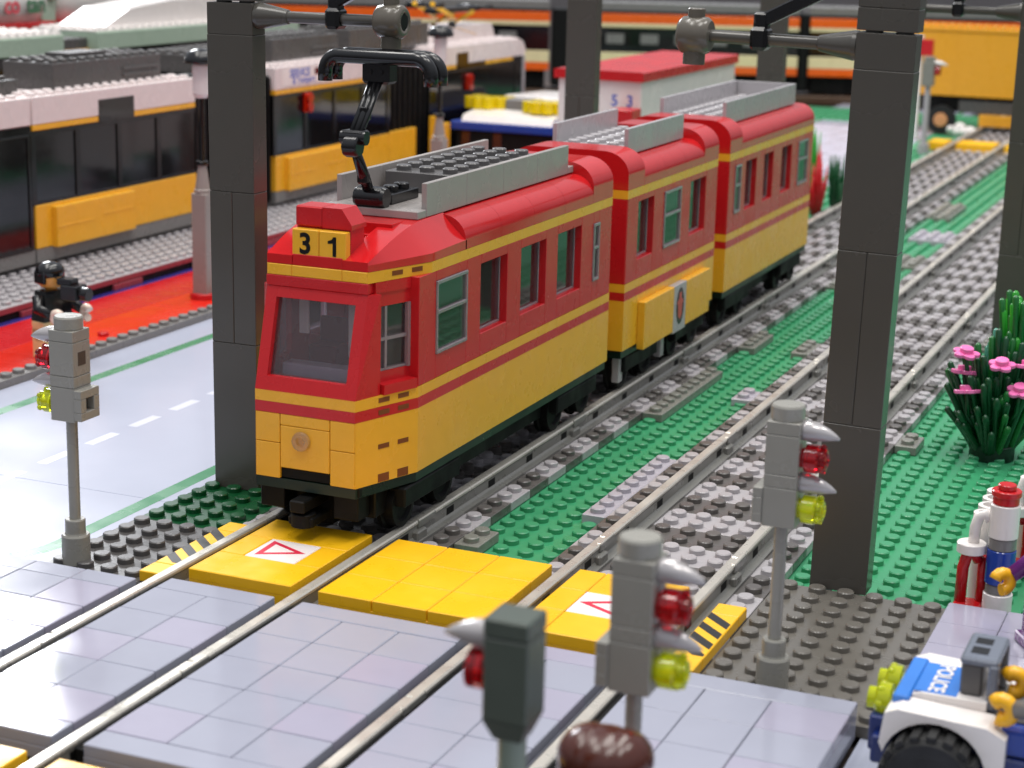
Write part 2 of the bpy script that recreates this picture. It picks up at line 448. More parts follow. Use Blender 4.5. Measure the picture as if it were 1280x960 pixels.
panel(-2, 2, 148, 152, 'far yellow crossing panel in front of the yellow truck', [(-2, 0), (0, 2)], [(148, 150), (150, 152)])
panel(3, 9, 148, 152, 'far yellow crossing panel at the right edge behind the dark pillar', [(3, 5), (5, 7), (7, 9)], [(148, 150), (150, 152)])
panel(-5, -3, 148, 152, 'small far yellow panel left of the distant track', [(-5, -3)], [(148, 150), (150, 152)])
def hazard(x0, label):
    t = thing('hazard_strip', label, 'hazard strip', (x0+.5, 0, 0), 'black and yellow striped strips')
    mb = MB()
    for ya, yb in ((0, 1), (1, 5), (5, 6)): mb.box(x0+.015, x0+1, ya+.015, yb-.015, .4, .8, .03)
    mb.build('strip', YELP, t)
    mb = MB(); z = .8045
    for k in range(4):
        y = 1.32+k*.95
        V = [(x0+.05, y+.38, z), (x0+.95, y-.45, z), (x0+.95, y+.05, z), (x0+.05, y+.88, z)]
        if k == 0: V = [(x0+.05, y+.38, z), (x0+.6, y-.13, z), (x0+.95, y-.13, z), (x0+.95, y+.05, z), (x0+.05, y+.88, z)]
        mb.raw(V, [tuple(range(len(V)))])
    mb.build('black_stripes', plastic('stripe_black', (26, 27, 26), .35), t)
hazard(-4, 'black and yellow striped strip left of the left track by the studded corner')
hazard(15, 'black and yellow striped strip right of the right track beside dark grey plate')

# ================================================================== PILLARS WITH OVERHEAD ARMS
PG = 'grey pillars holding overhead wire arms'
def pillar(x, y, z0, label, arms=(), tilt=0, zoff=0, seam=True, ztop=24):
    t = thing('catenary_mast', label, 'mast', (x+1, y+.5, z0), PG)
    mb = MB(); z = z0
    hs = [6, 6, 6, 1.2, .8, 4]
    zz = z0
    for i, h in enumerate(hs):
        if i == 3:
            mb.box(x+.012, x+1.988, y+.012, y+.988, zz+.0, zz+h-.01, .02)
            for q in (.5, 1.5): mb.stud(x+q, y+.5, zz+h-.02, 14)
        elif i == 1 and seam:
            mb.box(x+.004, x+.994, y+.004, y+.996, zz+.006, zz+h-.006, .02); mb.box(x+1.006, x+1.996, y+.004, y+.996, zz+.006, zz+h-.006, .02)
        else: mb.box(x+.004, x+1.996, y+.004, y+.996, zz+.006+(.06 if i == 4 else 0), zz+h-.006, .02)
        zz += h
    mb.build('column', PIL, t)
    for d in arms:                      # d = +1 towards +X, -1 towards -X
        L = 5.6
        xa = x+2 if d > 0 else x
        za = z0+18.72
        a = MB()
        a.lathe([(.5, 0), (.5, .15), (.27, 1.3), (.22, 1.34), (.22, L-.35)], (0, 0, 0), 'x', 18)
        # wire holder at the end of the arm
        e = MB(); e.lathe([(.5, -.55), (.62, -.42), (.66, 0), (.62, .42), (.5, .55), (.34, .56), (.34, .35)], (0, 0, 0), 'x', 22, sharp=False); e.cyl((0, 0, .4), .3, .5, 'z', 16); e.lathe([(.38, -.98), (.38, -.45)], (0, 0, 0), 'z', 16)
        e.m = 1; e.cyl((.3, 0, 0), .3, .24, 'x', 16, .01); e.m = 0
        c = MB()
        c.box(-.3, .3, -.42, .42, -.36, .42, .12); c.box(-.25, .25, -.25, .25, .3, .9, .08)
        b0 = len(c.v); c.box(-.22, .22, -.22, .22, .55, 4.2, .05); c.spin(b0, (0, 0, .6), ry=-d*math.radians(-62))
        for m_, off in ((a, 0), (e, L), (c, 3.3)):
            m_.v = [(xa+d*(px+off), y+.5+py, za+pz) for px, py, pz in m_.v]
            if d < 0: m_.f = [f[::-1] for f in m_.f]
        ar = a.build('arm', PIL, t); e.build('wire_holder', [plastic('brown_grey_plastic', (96, 90, 80), .22), DARK], ar); c.build('clip', BLK, ar)
    t.rotation_euler = (0, tilt, 0)
    return t
pillar(-7.55, 10.7, .4, 'tall dark grey pillar standing left of the tram front', (1,), math.radians(-.25))
pillar(17.12, 10, .4, 'tallest dark grey pillar with a seam, standing right of the tram behind the right signal', (-1,), math.radians(1.0))
pillar(-12.1, 60, .2, 'dark grey pillar behind the middle tram car, in front of the white box truck', (), 0)
pillar(-6.3, 84, .2, 'far thin pillar behind the rear tram car roof, before the orange train', (), 0)
pillar(17, 50, .1, 'dark pillar cut by the right edge behind the pink flowers', (-1,), math.radians(.3))

# ================================================================== THE TRAM
TG = 'cars of the red and yellow tram'
Z0, ZS, ZY, ZW, ZU, ZR = 3.3, 5.7, 6.1, 6.5, 10.5, 10.9
def outline(y0, y1, nose, tail, inset=0):
    """plan outline; nose/tail = (half width at the end, length of the taper)"""
    w = 3-inset
    P = []
    if nose: P += [(-nose[0], y0), (nose[0], y0), (w, y0+nose[1])]
    else: P += [(-w, y0), (w, y0)]
    if tail: P += [(w, y1-tail[1]), (tail[0], y1), (-tail[0], y1), (-w, y1-tail[1])]
    else: P += [(w, y1), (-w, y1)]
    if nose: P += [(-w, y0+nose[1])]
    return P
def roof_profile(zt, zs, xw=3, r=1.0, inner=2.0, n=8):
    pts = [(xw, ZR+.005), (xw, zs)]
    for i in range(1, n+1):
        a = PI/2*i/n; pts.append((inner+(xw-inner)*math.cos(a), zs+(zt-zs)*math.sin(a)))
    return pts+[(-x, z) for x, z in pts[::-1]]
def hood(mb, y_lip, d, xin):
    """sloped end of the roof on both sides of the sign; d=+1 rises towards +Y"""
    st = []
    for i in range(13):
        q = i/12; st.append((6.1*q, 2.0+.1*math.sin(PI*q), 11.24+.96*math.sin(min(1, q*1.45)*PI/2), min(3.0, 2.0+6.1*q/3.05)))
    for s in (1, -1):
        V = []; F = []
        for dy, xr, zr, xo in st:
            y = y_lip+d*dy; zl = ZR+.24+.06*dy/3
            V += [(s*xin, y, ZR+.02), (s*xin, y, zr), (s*xr, y, zr), (s*xo, y, zl), (s*xo, y, ZR+.005)]
        n = len(st)
        for i in range(n-1):
            for j in range(4):
                q = (i*5+j, i*5+j+1, (i+1)*5+j+1, (i+1)*5+j); F.append(q if s*d < 0 else q[::-1])
        for e, rev in ((0, False), (n-1, True)):
            q = tuple(e*5+j for j in range(5)); q = q[::-1] if rev else q
            F.append(q if s*d < 0 else q[::-1])
        for j in range(4):            # one smooth strip per facet, so the ridges stay crisp
            b = len(mb.v); mb.v += [V[i*5+j] for i in range(n)]+[V[i*5+j+1] for i in range(n)]
            for i in range(n-1):
                q = (b+i, b+n+i, b+n+i+1, b+i+1); mb.face(list(q if s*d < 0 else q[::-1]), True)
        for f in F[-2:]:
            b = len(mb.v); mb.v += [V[i] for i in f]; mb.face(list(range(b, b+5)))
def windows_wall(mb, xo, xi, ya, yb, wins, z0=ZW, z1=ZU):
    zs = sorted(wins)
    y = ya
    for (a, b, zl, zh) in zs:
        mb.box(xi, xo, y, a, z0, z1, .02); mb.box(xi, xo, a-.001, b+.001, z0+.002, zl, .025); mb.box(xi, xo, a-.001, b+.001, zh, z1-.002, .025); y = b
    mb.box(xi, xo, y, yb, z0, z1, .02)
def pane(t, x, a, b, zl, zh, framed, sgn):
    mb = MB(); f = .14
    if framed:
        w = mb
        xo = x
        for q in ((a, b, zl, zl+f), (a, b, zh-f, zh), (a, a+f*.8, zl+f-.05, zh-f+.05), (b-f*.8, b, zl+f-.05, zh-f+.05), (a+f*.8-.05, b-f*.8+.05, (zl+zh)/2+.12, (zl+zh)/2+.26)):
            e = 0 if q[3]-q[2] < .2 and q[1]-q[0] > .9*(b-a) else .008 if q[3]-q[2] > .2 else .016
            w.box(xo-.1+e, xo+.07-e, q[0], q[1], q[2], q[3], .02)
        o = w.build('window', plastic('clear_frame', (205, 190, 196), .12, trans=.65, bump=0), t)
        g = MB(); g.box(x-.06, x-.03, a+.05, b-.05, zl+.05, zh-.05, 0); g.build('pane', GLS, o)
    else:
        xr = x-.36*sgn
        w = mb
        for q in ((a, b, zl-.03, zl+.09), (a, a+.09, zl+.09, zh), (b-.09, b, zl+.09, zh), (a+.09, b-.09, zh-.08, zh+.02)):
            w.box(xr-.06, xr+.06, q[0], q[1], q[2], q[3], .02)
        o = w.build('window', plastic('clear_frame', (205, 190, 196), .12, trans=.65, bump=0), t)
        g = MB(); g.box(xr-.015, xr+.015, a+.02, b-.02, zl+.02, zh-.02, 0); g.build('pane', GLS, o)
def wheel(t, x, y):
    s = 1 if x > 0 else -1
    mb = MB(); mb.lathe([(1.05, 0), (1.05, .16), (.92, .2), (.92, .6), (.7, .62), (.62, .5), (.22, .5), (.2, .7), (.05, .72)], (0, 0, 0), 'x', 26)
    mb.v = [(x+s*px*1.0, y+py, 2.1+pz) for px, py, pz in mb.v]
    if s < 0: mb.f = [f[::-1] for f in mb.f]
    mb.build('wheel', DARK, t)
def tram_car(y0, y1, label, wins, nose=None, tail=None, framed=(), caps=(False, False), deck=None, panels=None):
    t = thing('tram_car', label, 'tram car', (0, y0, 1.16), TG)
    lo = outline(y0, y1, nose, tail)
    mb = MB()
    if nose:
        core = outline(y0+.3, y1, (nose[0]-.02, nose[1]-.3), tail)
        mb.prism([(x, y) for x, y in core], Z0, ZS-.005, 'z')
        for xa, xb, za in ((-2, -1, Z0), (-1, 1, Z0+.42), (1, 2, Z0)):
            mb.box(xa+.012, xb-.012, y0, y0+.32, za, za+1.3 if xa != -1 else za+1.55, .025); mb.box(xa+.012, xb-.012, y0, y0+.32, (za+1.318 if xa != -1 else za+1.565), ZS-.012, .025)
        nd = Vector((3-nose[0], nose[1], 0)).normalized()
        for s in (1, -1):
            V = [(s*nose[0], y0+.02), (s*3, y0+nose[1]), (s*2.9, y0+nose[1]+.2), (s*(nose[0]-.25), y0+.35)]
            mb.prism(V, Z0, ZS-.006, 'z')
    else: mb.prism(lo, Z0, ZS-.005, 'z')
    mb.build('lower_panel', YEL, t)
    mb = MB(); mb.prism(lo, ZS, ZY-.004, 'z'); mb.build('red_stripe', RED, t)
    mb = MB(); mb.prism(lo, ZY, ZW-.004, 'z'); mb.build('yellow_stripe', YEL, t)
    mb = MB(); mb.prism(outline(y0+.05, y1-.05, nose, tail, .08), Z0-.38, Z0-.01, 'z'); mb.build('floor_plate', plastic('deep_green_plastic', (6, 30, 20), .35), t)
    mb = MB(); mb.box(-2.2, 2.2, y0+(1.2 if nose else .6), y1-(1.2 if tail else .6), 1.9, Z0-.385, .05)
    for yc in (y0+(4.4 if nose else 3.0), y1-(4.6 if tail else 3.6)):
        for s in (1, -1): mb.box(s*2.25, s*2.9, yc-2.2, yc+2.6, 2.1, 2.85, .06)
        mb.box(-.4, .4, yc-3, yc+3, 1.35, 2.0, .05)
    mb.box(-.3, .3, y0-.6, y0+2, 2.3, 2.75, .05); mb.box(-.3, .3, y1-2, y1+.6, 2.3, 2.75, .05)
    mb.build('underframe', DARK, t)
    for yc in (y0+(4.4 if nose else 3.0), y1-(4.6 if tail else 3.6)):
        for dy in (-1.5, 1.9):
            for s in (1, -1): wheel(t, s*1.9, yc+dy)
    # red window section
    ya = y0+(nose[1] if nose else .04); yb = y1-(tail[1] if tail else .04)
    for s in (1, -1):
        mb = MB(); windows_wall(mb, s*3, s*2.2, ya, yb, [w[:4] for w in wins])
        mb.build('side_wall', RED, t)
        for k, w in enumerate(wins): pane(t, s*3.0, *w[:4], w[4], s)
    for on, ya_, yb_ in ((not nose, y0, y0+.8), (not tail, y1-.8, y1)):
        if on:
            for xa, xb, za, zb in ((-2.98, -1, ZW, ZU), (1, 2.98, ZW, ZU), (-.99, .99, ZU-.6, ZU-.004)):
                mb = MB(); mb.box(xa, xb, ya_, yb_, za, zb, .02); mb.build('end_wall', RED, t)
    mb = MB(); mb.prism(outline(y0+.4, y1-.4, (nose[0]-.3, nose[1]) if nose else None, (tail[0]-.3, tail[1]) if tail else None, .82), ZW, ZW+.06, 'z'); 
    yy = ya+1.2
    while yy < yb-2:
        for s in (1, -1): mb.box(s*1.0, s*2.15, yy, yy+1.0, ZW+.06, ZW+.75, .05); mb.box(s*1.0, s*2.15, yy+.85, yy+1.05, ZW+.75, ZW+1.7, .05)
        yy += 4
    mb.build('seats', plastic('seat_red', (120, 30, 44), .35), t)
    for e, (yy, d, spec) in enumerate(((y0, 1, nose), (y1, -1, tail))):
        if not spec: continue
        Y = lambda q: yy+d*q
        # windscreen: leaning frame with an opening
        yb_, yt_ = Y(.0), Y(.92)
        zb, zt = ZW, 10.1
        def ring(x, z): f = (z-zb)/(zt-zb); return (x, yb_+(yt_-yb_)*f, z)
        mb = MB(); a = 1.58; zi0, zi1 = 7.0, 9.72
        O = [ring(-2, zb), ring(2, zb), ring(2, zt), ring(-2, zt)]; I = [ring(-a, zi0), ring(a, zi0), ring(a, zi1), ring(-a, zi1)]
        def off(p, q): return (p[0]*.985, p[1]+d*q, p[2])
        V = O+I+[off(p, .45) for p in I]
        F = [(0, 1, 5, 4), (1, 2, 6, 5), (2, 3, 7, 6), (3, 0, 4, 7), (4, 5, 9, 8), (5, 6, 10, 9), (6, 7, 11, 10), (7, 4, 8, 11)]
        if d < 0: F = [f[::-1] for f in F]
        mb.raw(V, F)
        for s in (1, -1):      # solid side cheeks, deeper at the bottom, following the taper
            P = [ring(s*2, zb), (s*2.34, Y(1.25), zb), (s*2.34, Y(1.3), zt), ring(s*2, zt)]
            Q = [(s*1.62, p[1]+d*.3, p[2]) for p in (P[0], P[3])]+[(s*1.75, p[1], p[2]) for p in (P[2], P[1])]
            F = [(0, 1, 2, 3), (4, 5, 6, 7), (1, 7, 6, 2), (0, 3, 5, 4), (3, 2, 6, 5), (0, 4, 7, 1)]
            if s*d < 0: F = [f[::-1] for f in F]
            mb.raw(P+Q, F)
        mb.box(-2.02, 2.02, Y(.88), Y(1.5), zt+.012, ZU-.006, .02); mb.box(-1.8, 1.8, Y(.9), Y(1.6), zt-.3, zt+.01, .02)
        ws = mb.build('windscreen', RED, t)
        g = MB(); p = [ring(-a-.01, zi0), ring(a+.01, zi0), ring(a+.01, zi1), ring(-a-.01, zi1)]
        p = [(q[0], q[1]+d*.22, q[2]) for q in p]; p2 = [(q[0], q[1]+d*.04, q[2]) for q in p]
        g.raw(p+p2, [(0, 1, 2, 3), (7, 6, 5, 4), (0, 4, 5, 1), (1, 5, 6, 2), (2, 6, 7, 3), (3, 7, 4, 0)]); g.build('pane', GLS, ws)
        # angled corner windows, set back over a red ledge
        for s in (1, -1):
            A = Vector((s*2.08, Y(1.3))); B = Vector((s*2.62, Y(spec[1]-.0)))
            n = Vector((B-A)).normalized(); nn = Vector((n.y, -n.x))*(1 if s*d > 0 else -1)
            def slab(m_, f0, f1, o0, o1, z0_, z1_):
                p0 = A+(B-A)*f0; p1 = A+(B-A)*f1
                m_.prism([tuple(p0+nn*o0), tuple(p1+nn*o0), tuple(p1+nn*o1), tuple(p0+nn*o1)], z0_, z1_, 'z')
            mb = MB(); slab(mb, 0, 1, 0, -.4, ZW, 7.25); slab(mb, .05, 1.0, .42, 0, ZW, 6.86)
            mb.build('corner_wall', RED, t)
            mb = MB(); slab(mb, 0, 1, 0, -.4, 9.6, 10.1); slab(mb, 0, 1, .05, -.4, 10.1, ZU-.01); mb.build('corner_lintel', RED, t)
            g = MB(); slab(g, .1, .92, -.08, -.11, 7.33, 9.6); wo = g.build('corner_window', GLS, t)
            for q in ((0, .1, .0, -.2, 7.25, 9.6), (.92, 1, .06, -.2, 7.25, 9.6), (.1, .92, -.02, -.14, 8.35, 8.47), (.1, .92, -.03, -.19, 7.26, 7.34), (.3, .36, -.01, -.21, 7.34, 9.59)):
                w = MB(); slab(w, *q); w.build('window_bar', plastic('clear_frame', (205, 190, 196), .12, trans=.65, bump=0), wo)
        for s in (1, -1):
            for fr in (.45, .76):
                for zc in (Z0+1.25, Z0+.02, ZS+.1, ZY+.14, ZR-.26):
                    up = zc > 10
                    A = Vector((spec[0], Y(.92 if up else 0), 0)); B = Vector((3, Y(.92+3.1 if up else spec[1]), 0)); dv = (B-A).normalized()
                    p = A+(B-A)*fr; nv = Vector((abs(dv.y), -d*abs(dv.x), 0))
                    q = [p-dv*.27+nv*.012, p+dv*.27+nv*.012, p+dv*.27-nv*.2, p-dv*.27-nv*.2]
                    mb = MB(); mb.prism([(s*v.x, v.y) for v in q], zc, zc+(.3 if zc < Z0+.1 else .17), 'z'); mb.build('hinge_gap_shade', plastic('gap_shade_brown', (120, 62, 14), .5), t)  # solid brown blocks, coloured as the shade inside the hinge slots
        mb = MB(); c0 = Y(-.001)
        b = len(mb.v); mb.lathe([(.36, -.02), (.36, .08), (.33, .14), (.17, .14), (.17, .05), (.02, .05)], (0, 0, 0), 'y', 24)
        mb.v = [(x-.12, c0-d*y, z+4.78) for x, y, z in mb.v]
        if d > 0: mb.f = [f[::-1] for f in mb.f]
        mb.build('headlight', plastic('clear_lens', (240, 225, 190), .06, trans=.85, bump=0), t)
        mb = MB(); mb.box(-1, 1, Y(.1), Y(1.2), Z0+.02, Z0+.4, .02); mb.box(-2.1, 2.1, Y(.15), Y(1.4), Z0-.36, Z0-.0, .03); mb.box(-1.98, -1, Y(.3), Y(1.2), 2.1, Z0-.37, .03); mb.box(1, 1.98, Y(.3), Y(1.2), 2.0, Z0-.37, .03); mb.box(-.5, .5, Y(-.35), Y(1), 1.75, 2.1, .06); mb.cyl((0, Y(-.1), 1.7), .45, .5, 'z', 16)
        mb.build('coupler', DARK, t)
    # upper yellow stripe and roof
    uo = outline(y0+(.92 if nose else 0), y1-(.92 if tail else 0), (2, 3.1) if nose else None, (2, 3.1) if tail else None)
    mb = MB(); mb.prism(uo, ZU, ZR-.004, 'z')
    if nose:
        for xa, xb in ((-2, -1), (-1, 1), (1, 2)): mb.box(xa+.012, xb-.012, y0+.89, y0+1.1, ZU+.003, ZR-.007, .02)
    mb.build('upper_stripe', YEL, t)
    mb = MB(); mb.prism(outline(y0+.95, y1-.95, (1.97, 3.1), (1.97, 3.1), .03) if nose and tail else [(x*.99, y0+(y-y0)*1+(.02 if y < (y0+y1)/2 else -.02)) for x, y in uo], ZR, ZR+.1, 'z')
    ra = y0+(.92+6.0 if nose else (2.3 if caps[0] else 0)); rb = y1-(.92+4.0 if tail else (2.5 if caps[1] else 0))
    yy = ra
    nseg = max(1, round((rb-ra)/3.4)); L = (rb-ra)/nseg
    for k in range(nseg): mb.prism(roof_profile(12.16, 11.25), ra+k*L+.008, ra+(k+1)*L-.008, 'y', smooth=tuple(range(1, 9))+tuple(range(10, 18)))
    if nose: hood(mb, y0+.92, 1, 1.0)
    if tail: hood(mb, y1-.92, -1, .2)
    if caps[0]: mb.prism(roof_profile(12.66, 11.6, 3.0, inner=1.75, n=10), y0, ra-.01, 'y', smooth=tuple(range(1, 11))+tuple(range(12, 22)))
    if caps[1]: mb.prism(roof_profile(12.66, 11.6, 3.0, inner=1.75, n=10), rb+.01, y1, 'y', smooth=tuple(range(1, 11))+tuple(range(12, 22)))
    if nose: mb.box(-.99, .99, y0+.93, y0+3.4, ZR+.01, 11.3, .02); mb.box(-.99, .99, y0+3.3, y0+6.8, ZR+.01, 11.8, .02); mb.box(-1.6, 1.6, y0+3.6, y0+6.8, 11.7, 12.19, .02)
    mb.build('roof', plastic('glossy_red_plastic', (196, 26, 30), .13, bump=.006, spec=.65), t)
    d0, d1, stl = deck
    p0 = min(p[1] for p in panels); p1 = max(p[2] for p in panels)
    mb = MB(); mb.box(-1.76, 1.76, p0-.02, p1+.02, 12.2, 12.5, .03); mb.box(-2, 2, d0, p0-.03, 12.2, 12.5, .03)
    if d1 > p1+.3: mb.box(-2, 2, p1+.03, d1, 12.2, 12.5, .03)
    for (x, a, b) in panels:
        n = max(1, round((b-a)/4)); L = (b-a)/n
        for k in range(n): mb.box(x-.22 if x > 0 else x, x if x > 0 else x+.22, a+k*L+.008, a+(k+1)*L-.008, 12.21, 13.45, .02)
    if not caps[1]: mb.box(-1.76, 1.76, d1-.22, d1-.02, 12.45, 13.43, .02)
    if stl:
        y = stl[0]
        while y < stl[1]:
            for x in (-1.0, 0, 1.0): mb.stud(x, y, 12.5, 14)
            y += 1
    mb.build('roof_deck', LG if stl else plastic('warm_light_grey_plastic', (158, 152, 148), .26), t)
    return t
wins1 = [(8.95, 11.65, 7.4, 10.12, 1), (12.95, 15.55, 7.4, 10.12, 0), (16.95, 19.65, 7.4, 10.12, 0), (20.95, 23.75, 7.35, 10.12, 0), (25.2, 25.92, 7.4, 9.98, 1)]
car1 = tram_car(4.56, 27.55, 'front tram car showing route number 31 with a black pantograph', wins1, nose=(2, 2.98), caps=(False, True), deck=(9.42, 25.4, None), panels=[(2.0, 10.15, 24.45), (-2.0, 10.67, 24.4)])
wins2 = [(31.2, 33.5, 7.45, 10.2, 0), (35.05, 37.65, 7.4, 10.2, 1), (39.25, 41.9, 7.45, 10.2, 0)]
car2 = tram_car(29.64, 43.94, 'middle tram car with a coat of arms on its yellow side box', wins2, caps=(True, True), deck=(32.2, 41.4, (32.9, 40.8)), panels=[(2.0, 32.25, 40.75), (-2.0, 32.6, 41.3)])
wins3 = [(47.3, 48.4, 7.5, 10.15, 1), (49.4, 51.6, 7.45, 10.15, 0), (53.2, 55.2, 7.45, 10.15, 0), (57.1, 59.4, 7.45, 10.15, 0), (61.0, 63.3, 7.45, 10.15, 1)]
car3 = tram_car(46.11, 64.6, 'rear tram car, farthest from the crossing, with blunt tail', wins3, caps=(True, False), deck=(48.3, 63.6, (48.9, 62.5)), panels=[(2.0, 48.35, 63.4), (-2.0, 48.8, 63.5)])
# battery block with studs, route sign and pantograph on the front car
mb = MB()
for xa in (-1.5,): mb.box(-1.55, 1.55, 13.8, 22.1, 12.5, 13.28, .03)
for k in range(8):
    for x in (-1, 0, 1): mb.stud(x, 14.35+k*1.02, 13.28, 18)
mb.build('roof_box', plastic('flint_grey_plastic', (92, 90, 90), .25), car1)
sg = MB(); sg.box(-1.03, .03, 5.9, 6.9, 11.1, 12.25, .02); sg.box(.04, 1.12, 5.9, 6.9, 11.1, 12.25, .02)
sg.box(-1.03, .03, 5.8, 6.9, 12.26, 12.98, .05)
sg.prism([(.04, 12.26), (1.2, 12.26), (1.2, 12.42), (.8, 12.98), (.04, 12.98)], 5.8, 6.9, 'y')
sgo = sg.build('route_sign', RED, car1)
for x, ch in ((-.49, '3'), (.58, '1')):
    mb = MB(); mb.box(x-.525, x+.525, 5.52, 5.89, 11.14, 12.2, .03); pl = mb.build('number_tile', YEL, sgo)
    if ch == '3': text(ch, 1.02, 'numeral', BLK, pl, frame((x, 5.512, 11.66), (1, 0, 0), (0, 0, 1)), .028)
    else:
        mb = MB(); mb.prism([(x+.02, 11.33), (x+.16, 11.33), (x+.16, 12.02), (x+.05, 12.02), (x-.02, 11.92), (x-.17, 11.87), (x-.17, 11.77), (x+.02, 11.79)], 5.508, 5.516, 'y'); mb.build('numeral', BLK, pl)
pt = MB(); pt.box(-.55, .45, 10.4, 12.7, 12.505, 12.9, .03); pt.stud(-.05, 11.3, 12.9, 16); pt.stud(-.05, 12.2, 12.9, 16); pt.lathe([(.36, -.62), (.42, -.5), (.42, .5), (.36, .62)], (-.05, 9.75, 12.84), 'x', 12)
pt.box(-.5, .4, 9.75, 10.5, 12.6, 12.95, .05)
po = pt.build('pantograph', BLK, car1)
mb = MB(); mb.tube([(-.1, 9.7, 12.95), (-.1, 9.15, 13.75), (-.1, 8.4, 14.9)], [.2, .22, .17], 12); mb.box(-.3, .1, 9.0, 9.35, 13.4, 13.8, .06); mb.build('lower_arm', BLK, po)
mb = MB(); mb.lathe([(.34, -.3), (.4, -.24), (.4, .24), (.34, .3)], (-.1, 8.32, 14.85), 'x', 8); mb.lathe([(.26, -.5), (.26, .5)], (-.1, 8.45, 15.15), 'x', 10); mb.box(-.55, .35, 8.25, 8.85, 15.0, 15.42, .08)
mb.build('elbow_joint', BLK, po)
mb = MB(); b = len(mb.v)
for dx in (-.2, .2): mb.tube([(-.1+dx, 8.5, 15.2), (-.1+dx, 10.3, 17.25)], .1, 8)
mb.tube([(-.1, 8.5, 15.15), (-.1, 10.3, 17.2)], .15, 8); mb.box(-.26, .06, 9.1, 9.5, 15.7, 16.2, .04)
mb.build('upper_arm', BLK, po)
mb = MB(); mb.box(-.62, .5, 9.95, 10.75, 16.95, 17.8, .1)
for y in (9.95, 10.75):
    pa = [(-2.1, y, 16.98), (-2.1, y, 17.3)]+[(-1.5-.6*math.cos(q), y, 17.32+.6*math.sin(q)) for q in [PI/2*k/7 for k in range(1, 8)]]
    pa += [(1.6+.6*math.sin(q), y, 17.32+.6*math.cos(q)) for q in [PI/2*k/7 for k in range(0, 8)]]+[(2.2, y, 16.98)]
    mb.tube(pa, .27, 16)
for x in (-.25, .2): mb.lathe([(.09, 0), (.09, -.05)], (x, 9.95, 17.4), 'y', 8)
mb.build('contact_bow', BLK, po)
# side box and coat of arms on the middle car
for s in (1, -1):
    mb = MB()
    for a, b in ((31.65, 36.15), (38.2, 42.2)): mb.box(s*3.003, s*3.38, a, b, 3.02, 5.34, .03)
    bo = mb.build('side_box', YEL, car2)
    mb = MB(); mb.box(s*3.003, s*3.37, 36.17, 38.18, 2.9, 5.34, .03); em = mb.build('crest_plate', LG, bo)
    mb = MB(); n = 24
    cy, cz = 37.2, 4.2
    P = [(cy+.62*math.cos(2*PI*k/n), cz+.95*math.sin(2*PI*k/n)) for k in range(n)]
    mb.prism(P, s*3.372, s*3.376, 'x'); mb.m = 1
    P = [(cy, cz-.7), (cy+.3, cz-.5), (cy+.34, cz+.05), (cy+.5, cz+.2), (cy+.2, cz+.4), (cy+.16, cz+.7), (cy-.16, cz+.7), (cy-.2, cz+.4), (cy-.5, cz+.2), (cy-.34, cz+.05), (cy-.3, cz-.5)]
    mb.prism(P, s*3.377, s*3.381, 'x')
    mb.build('crest', [BLK, plastic('crest_red', (190, 70, 60), .35)], em)
for s in (1, -1):
    for ya in (30.2, 36.4):
        mb = MB(); mb.box(s*2.3, s*2.7, ya, ya+.5, 1.6, 2.95, .05); mb.build('sand_pipe', LG, car2)
# dashboard of the front car, and white strips imitating windscreen reflections
mb = MB(); mb.box(-1.5, 1.5, 5.6, 6.3, ZW+.05, 7.3, .05); mb.build('dashboard', LAV, car1)
for x, a, b in ((-1.15, 8.2, 9.9), (.85, 7.5, 9.9)):
    mb = MB(); mb.box(x-.2, x+.2, 6.6, 6.68, a, b, .02); mb.build('reflection_strip', WHT, car1)

